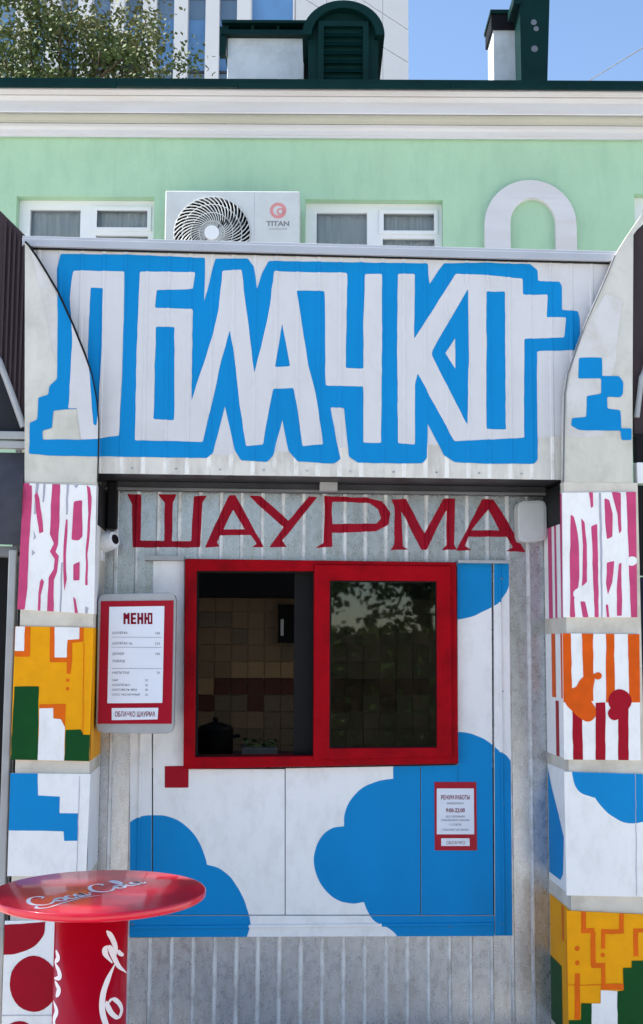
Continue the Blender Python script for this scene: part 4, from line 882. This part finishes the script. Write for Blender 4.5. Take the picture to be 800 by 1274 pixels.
# ------------------------------------------------------------------ air conditioner on the mint wall
YA = D-.42
ac = thing('air_conditioner', 'white outdoor air conditioner unit with round fan grille on the mint wall', 'air conditioner', (gx(289, 330, YA)[0], YA, gx(289, 345, YA)[1]), yaw=YAW)
(ax0, az1), (ax1, _) = gx(206, 237, YA), gx(373, 240, YA); az0 = az1-.74
fcx, fcz = gx(264, 291, YA); fr_ = 49*YA/1480
m_ = MB(); nn = 40
hole = [(fcx+fr_*math.cos(2*math.pi*k/nn), fcz+fr_*math.sin(2*math.pi*k/nn)) for k in range(nn)]
m_.prism([(ax0, az0), (ax1, az0), (ax1, az1), (ax0, az1)], YA, YA+.03, M_PVCG, [hole]); m_.box(ax0, ax1, YA+.0302, YA+.36, az1-.02, az1, M_PVCG); m_.box(ax0, ax1, YA+.0302, YA+.36, az0, az0+.02, M_PVCG); m_.box(ax0, ax0+.02, YA+.0302, YA+.36, az0+.0202, az1-.0202, M_PVCG); m_.box(ax1-.02, ax1, YA+.0302, YA+.36, az0+.0202, az1-.0202, M_PVCG)
m_.box(ax0+.021, ax1-.021, YA+.2, YA+.22, az0+.021, az1-.021, M_BLACK); m_.build('casing', ac, bevel=.008)
m_ = MB()
sx_ = gx(316, 270, YA)[0]; m_.box(sx_, sx_+.004, YA-.001, YA+.001, az0+.02, az1-.01, M_GREYP); m_.build('seam', ac)
m_ = MB()
for k in range(44):                                    # curved spokes
    P = []
    for q in range(7):
        t_ = q/6; rr_ = .05+(fr_-.05)*t_; an = 2*math.pi*k/44+1.0*t_; P.append((fcx+rr_*math.cos(an), YA-.006-.02*math.sin(math.pi*t_), fcz+rr_*math.sin(an)))
    m_.tube(P, .0048, M_PVCG, n=5, cap=False)
for rr_ in (.33, .55, .78, 1.0):
    m_.tube([(fcx+fr_*rr_*math.cos(2*math.pi*k/48), YA-.006-.02*math.sin(math.pi*rr_), fcz+fr_*rr_*math.sin(2*math.pi*k/48)) for k in range(49)], .0035, M_PVCG, n=5, cap=False)
m_.build('fan_grille', ac, smooth=True)
m_ = MB()
for k in range(3):
    a0 = 2*math.pi*k/3+.4; P = [(.06, 0), (.2, -.15), (fr_*.92, -.05), (fr_*.95, .45), (.22, .55), (.06, .5)]
    m_.add([(fcx+r_*math.cos(a0+t_), YA+.06+.05*t_, fcz+r_*math.sin(a0+t_)) for r_, t_ in P], [tuple(range(6))], M_DKSTEEL)
m_.build('fan_blades', ac)
m_ = MB(); m_.disc_y(fcx, fcz, .058, YA-.034, YA-.004, M_PVC, 24); m_.build('hub', ac, bevel=.006)
m_ = MB(); bx_, bz_ = gx(346, 262, YA); M_LOGO = mat('faded_pink_print', col(206, 140, 140), .5)
m_.disc_y(bx_, bz_, .066, YA-.0012, YA-.0002, M_LOGO, 28, ri=.04); m_.disc_y(bx_+.018, bz_-.008, .03, YA-.0012, YA-.0002, M_LOGO, 20, ri=.016)
M_INKD = mat('dark_grey_print', col(128, 128, 130), .5)
text_into(m_, M_INKD, 'TITAN', bx_, gx(346, 281, YA)[1], YA-.0008, .04, bold=.002, sx=1.15); text_into(m_, M_INKD, 'CLIMATE SYSTEM', bx_, gx(346, 286, YA)[1], YA-.0008, .014); m_.build('badge', ac)
for x_ in (ax0+.18, ax1-.18):
    m_ = MB(); m_.box(x_-.02, x_+.02, YA+.02, D+.0, az0-.045, az0-.0005, M_STEEL); m_.box(x_-.02, x_+.02, D-.03, D-.0005, az0-.4, az0-.0455, M_STEEL); m_.build('bracket', ac)

# ------------------------------------------------------------------ office tower far behind
DT = 45.0
tx = lambda px, py: xz(px, py, DT, AX0)
tw = thing('office_tower', 'tall white office tower with blue glass strips behind the roof', 'tower', (0, DT, 0), yaw=YAW)
x0, x1 = tx(-330, 50)[0], tx(366, 50)[0]; x2 = tx(521, 50)[0]; dz = 60.0; sl_ = (x2-x1)/math.tan(R(50))
m_ = MB(); side_d = (x2-x1)*1.15; ang = math.atan2(side_d, x2-x1)
foot_ = [(x0, DT+.3), (x1, DT+.3), (x2, DT+.3+side_d), (x2, DT+30), (x0, DT+30)]; n = 5
m_.add([(a, b, 0) for a, b in foot_]+[(a, b, dz) for a, b in foot_], [(i, (i+1) % n, n+(i+1) % n, n+i) for i in range(n)]+[tuple(n+i for i in range(n))], M_TOWER)
wl = m_.build('wall', tw)
bands = [(-330, 20)]
mull = [20, 58, 98, 138, 178, 217, 256, 295]
zq = lambda py: tx(200, py)[1]
floor_h = 3.1
M_SPAN = mat('tower_spandrel', col(96, 120, 146), .4, var=.2, scale=.3)
k_ = 0
zf = [zq(98)-.5-floor_h+floor_h*i for i in range(4)]
cols_ = [(-20, 20)]+[(mull[i]+17, mull[i+1]) for i in range(7)]
protoW = None
for a, b in cols_:
    xa, xb = tx(a, 50)[0], tx(b, 50)[0]
    for z0_ in zf:
        m_ = MB(); m_.box(xa, xb, DT+.18, DT+.295, z0_+.9, z0_+floor_h-.04, M_TGLASS); wo = m_.build('window', tw)
        f_ = MB(); f_.box(xa, xb, DT+.12, DT+.295, z0_+.82, z0_+.899, M_DKSTEEL); f_.build('transom', wo)
        f_ = MB(); f_.box(xa, xb, DT+.2, DT+.296, z0_-.035, z0_+.815, M_SPAN); f_.build('spandrel', wo)
for a in mull[:-1]+[295]:
    m_ = MB(); m_.box(tx(a, 50)[0], tx(a+17, 50)[0], DT-.25, DT+.29, 0, dz, M_TOWER); m_.build('fin', tw)
xa, xb = tx(313, 50)[0], tx(364, 50)[0]
for z0_, z1_ in ((zq(24), zq(24)+2.2), (zq(24)-3.1, zq(24)-.9), (zq(24)+3.1, zq(24)+5.3)):
    m_ = MB(); m_.box(xa, xb, DT+.2, DT+.302, z0_, z1_, M_TGLASS); wo = m_.build('window', tw)
    f_ = MB(); f_.prism([(xa-.06, z0_-.06), (xb+.06, z0_-.06), (xb+.06, z1_+.06), (xa-.06, z1_+.06)], DT+.15, DT+.295, M_TOWER, [[(xa, z0_), (xb, z0_), (xb, z1_), (xa, z1_)]]); f_.build('frame', wo)
# cladding panels of the receding side
pn = MB(); lw = math.hypot(x2-x1, side_d)/4; ph = 1.55
pn.add([(.02, 0, .02), (lw-.02, 0, .02), (lw-.02, 0, ph-.02), (.02, 0, ph-.02), (.02, .05, .02), (lw-.02, .05, .02), (lw-.02, .05, ph-.02), (.02, .05, ph-.02)], [(0, 1, 2, 3), (0, 4, 5, 1), (1, 5, 6, 2), (2, 6, 7, 3), (3, 7, 4, 0)], M_TOWER)
p0 = pn.build('cladding_panel', wl); first = True
for j in range(9):
    for i in range(4):
        o = p0 if first else p0.copy()
        if not first: COL.objects.link(o)
        first = False
        fx_ = i/4.0
        o.matrix_basis = Matrix.Translation((x1+(x2-x1)*fx_+.06*math.sin(ang), DT+.3+side_d*fx_-.06*math.cos(ang), zq(98)-4+j*ph)) @ Matrix.Rotation(ang, 4, 'Z')

# ------------------------------------------------------------------ trees
def tree(name, label, base, h, crown_c, crown_r, nclump, nleaf, ls, seed, yaw=0, droop=0.0, only=None, group=None):
    rnd = random.Random(seed)
    t = thing(name, label, 'tree', base, yaw=yaw)
    if group: t['group'] = group
    b = Vector(base); c = Vector(crown_c); m_ = MB()
    m_.tube([b, b+(c-b)*.3+Vector((.08, .03, 0)), b+(c-b)*.65+Vector((-.05, .06, 0)), c], [.17, .14, .11, .06], M_BARK, n=10)
    clumps = []
    for i in range(nclump):
        while True:
            u = Vector((rnd.uniform(-1, 1), rnd.uniform(-1, 1), rnd.uniform(-1, 1)))
            if .25 < u.length < 1: break
        p = c+Vector((u.x*crown_r[0], u.y*crown_r[1], u.z*crown_r[2])); clumps.append((p, rnd.uniform(.55, 1.15)))
        if i % 3 == 0:
            s = b+(c-b)*rnd.uniform(.5, .95); md = (s+p)/2+Vector((0, 0, .15)); m_.tube([s, md, p], [.05, .03, .012], M_BARK, n=6)
    m_.build('trunk', t, smooth=True)
    lf = MB()
    for p, k in clumps:
        mt = M_LEAF if rnd.random() < .6 else M_LEAF2
        for j in range(nleaf):
            v = Vector((rnd.gauss(0, 1), rnd.gauss(0, 1), rnd.gauss(0, .7)))*(.22*k)
            q = p+v; q.z -= droop*rnd.random()**2
            a = Vector((rnd.uniform(-1, 1), rnd.uniform(-1, 1), rnd.uniform(-1, .6))).normalized()*ls*rnd.uniform(.7, 1.3)
            n_ = Vector((rnd.uniform(-1, 1), rnd.uniform(-1, 1), rnd.uniform(-1, 1))); s = a.cross(n_).normalized()*ls*.42
            lf.add([q-a*.5, q+s, q+a*.6, q-s], [(0, 1, 2), (0, 2, 3)], mt)
    lf.build('crown', t)
cp = EYE+(ray(78, 95, AX0))*18.0
tree('leafy_tree', 'olive green leafy tree rising behind the left end of the roof', (cp.x-.1, cp.y, 0), 8, (cp.x, cp.y, cp.z-.3), (2.0, 1.2, 1.75), 170, 130, .066, 5, yaw=YAW)
for i, (x_, y_, s_) in enumerate(((3.4, -11.0, 21), (-3.6, -12.5, 22), (8.6, -12.0, 23))):
    tree('street_tree', ['broad street tree across from the kiosk, mirrored in its glass', 'street tree across the way to the left, behind the viewer', 'street tree across the way to the right, behind the viewer'][i], (x_, y_, 0), 6, (x_-.6, y_, 4.2), (2.9, 1.8, 2.2), 150, 60, .13, s_, droop=.5, group='street trees across from the kiosk')
pt = Vector((tc_.x, tc_.y, ZT))+sd*14  # tree added out of view so that its crown shades the table
tree('street_tree', 'unseen tall tree added far to the left of the kiosk to shade the red table', (pt.x-.3, pt.y, 0), 14, tuple(pt), (1.35, 1.4, 1.2), 110, 15, .16, 31, group='street trees across from the kiosk')
hd = thing('added_hedge', 'long dark clipped hedge, unseen itself, added across the way to darken the window reflection', 'added_hedge', (0, -9.6, 0))  # added behind the viewpoint to darken what the glass reflects
rnd = random.Random(9); lf = MB()
for i in range(15000):
    q = Vector((rnd.uniform(-9, 9), rnd.uniform(-10.0, -9.2), rnd.uniform(.05, 1.9))); a = Vector((rnd.uniform(-1, 1), rnd.uniform(-1, 1), rnd.uniform(-1, 1))).normalized()*.1; n_ = Vector((rnd.uniform(-1, 1), rnd.uniform(-1, 1), rnd.uniform(-1, 1))); s_ = a.cross(n_).normalized()*.05
    lf.add([q-a, q+s_, q+a, q-s_], [(0, 1, 2, 3)], M_LEAF)
lf.build('foliage', hd, kind='stuff')
m_ = MB(); m_.box(-9, 9, -9.9, -9.3, 0, 1.8, M_BARK); m_.build('added_hedge_core', hd)
# overhead wire at the right of the sky
m_ = MB(); pa, pb = EYE+ray(735, 99, AX0)*16, EYE+ray(815, 50, AX0)*13; pa2 = Matrix.Rotation(-YAW, 3, 'Z')
q0, q1 = pa2 @ pa, pa2 @ pb; P = []
for i in range(13):
    t_ = -0.35+i/12*9.0; v = q0+(q1-q0)*t_; v.z -= .0; P.append(v)
m_.tube(P, .007, M_STEEL, n=6); o = m_.build('overhead_wire'); o['label'] = 'thin overhead wire slanting across the sky at the upper right'; o['category'] = 'wire'
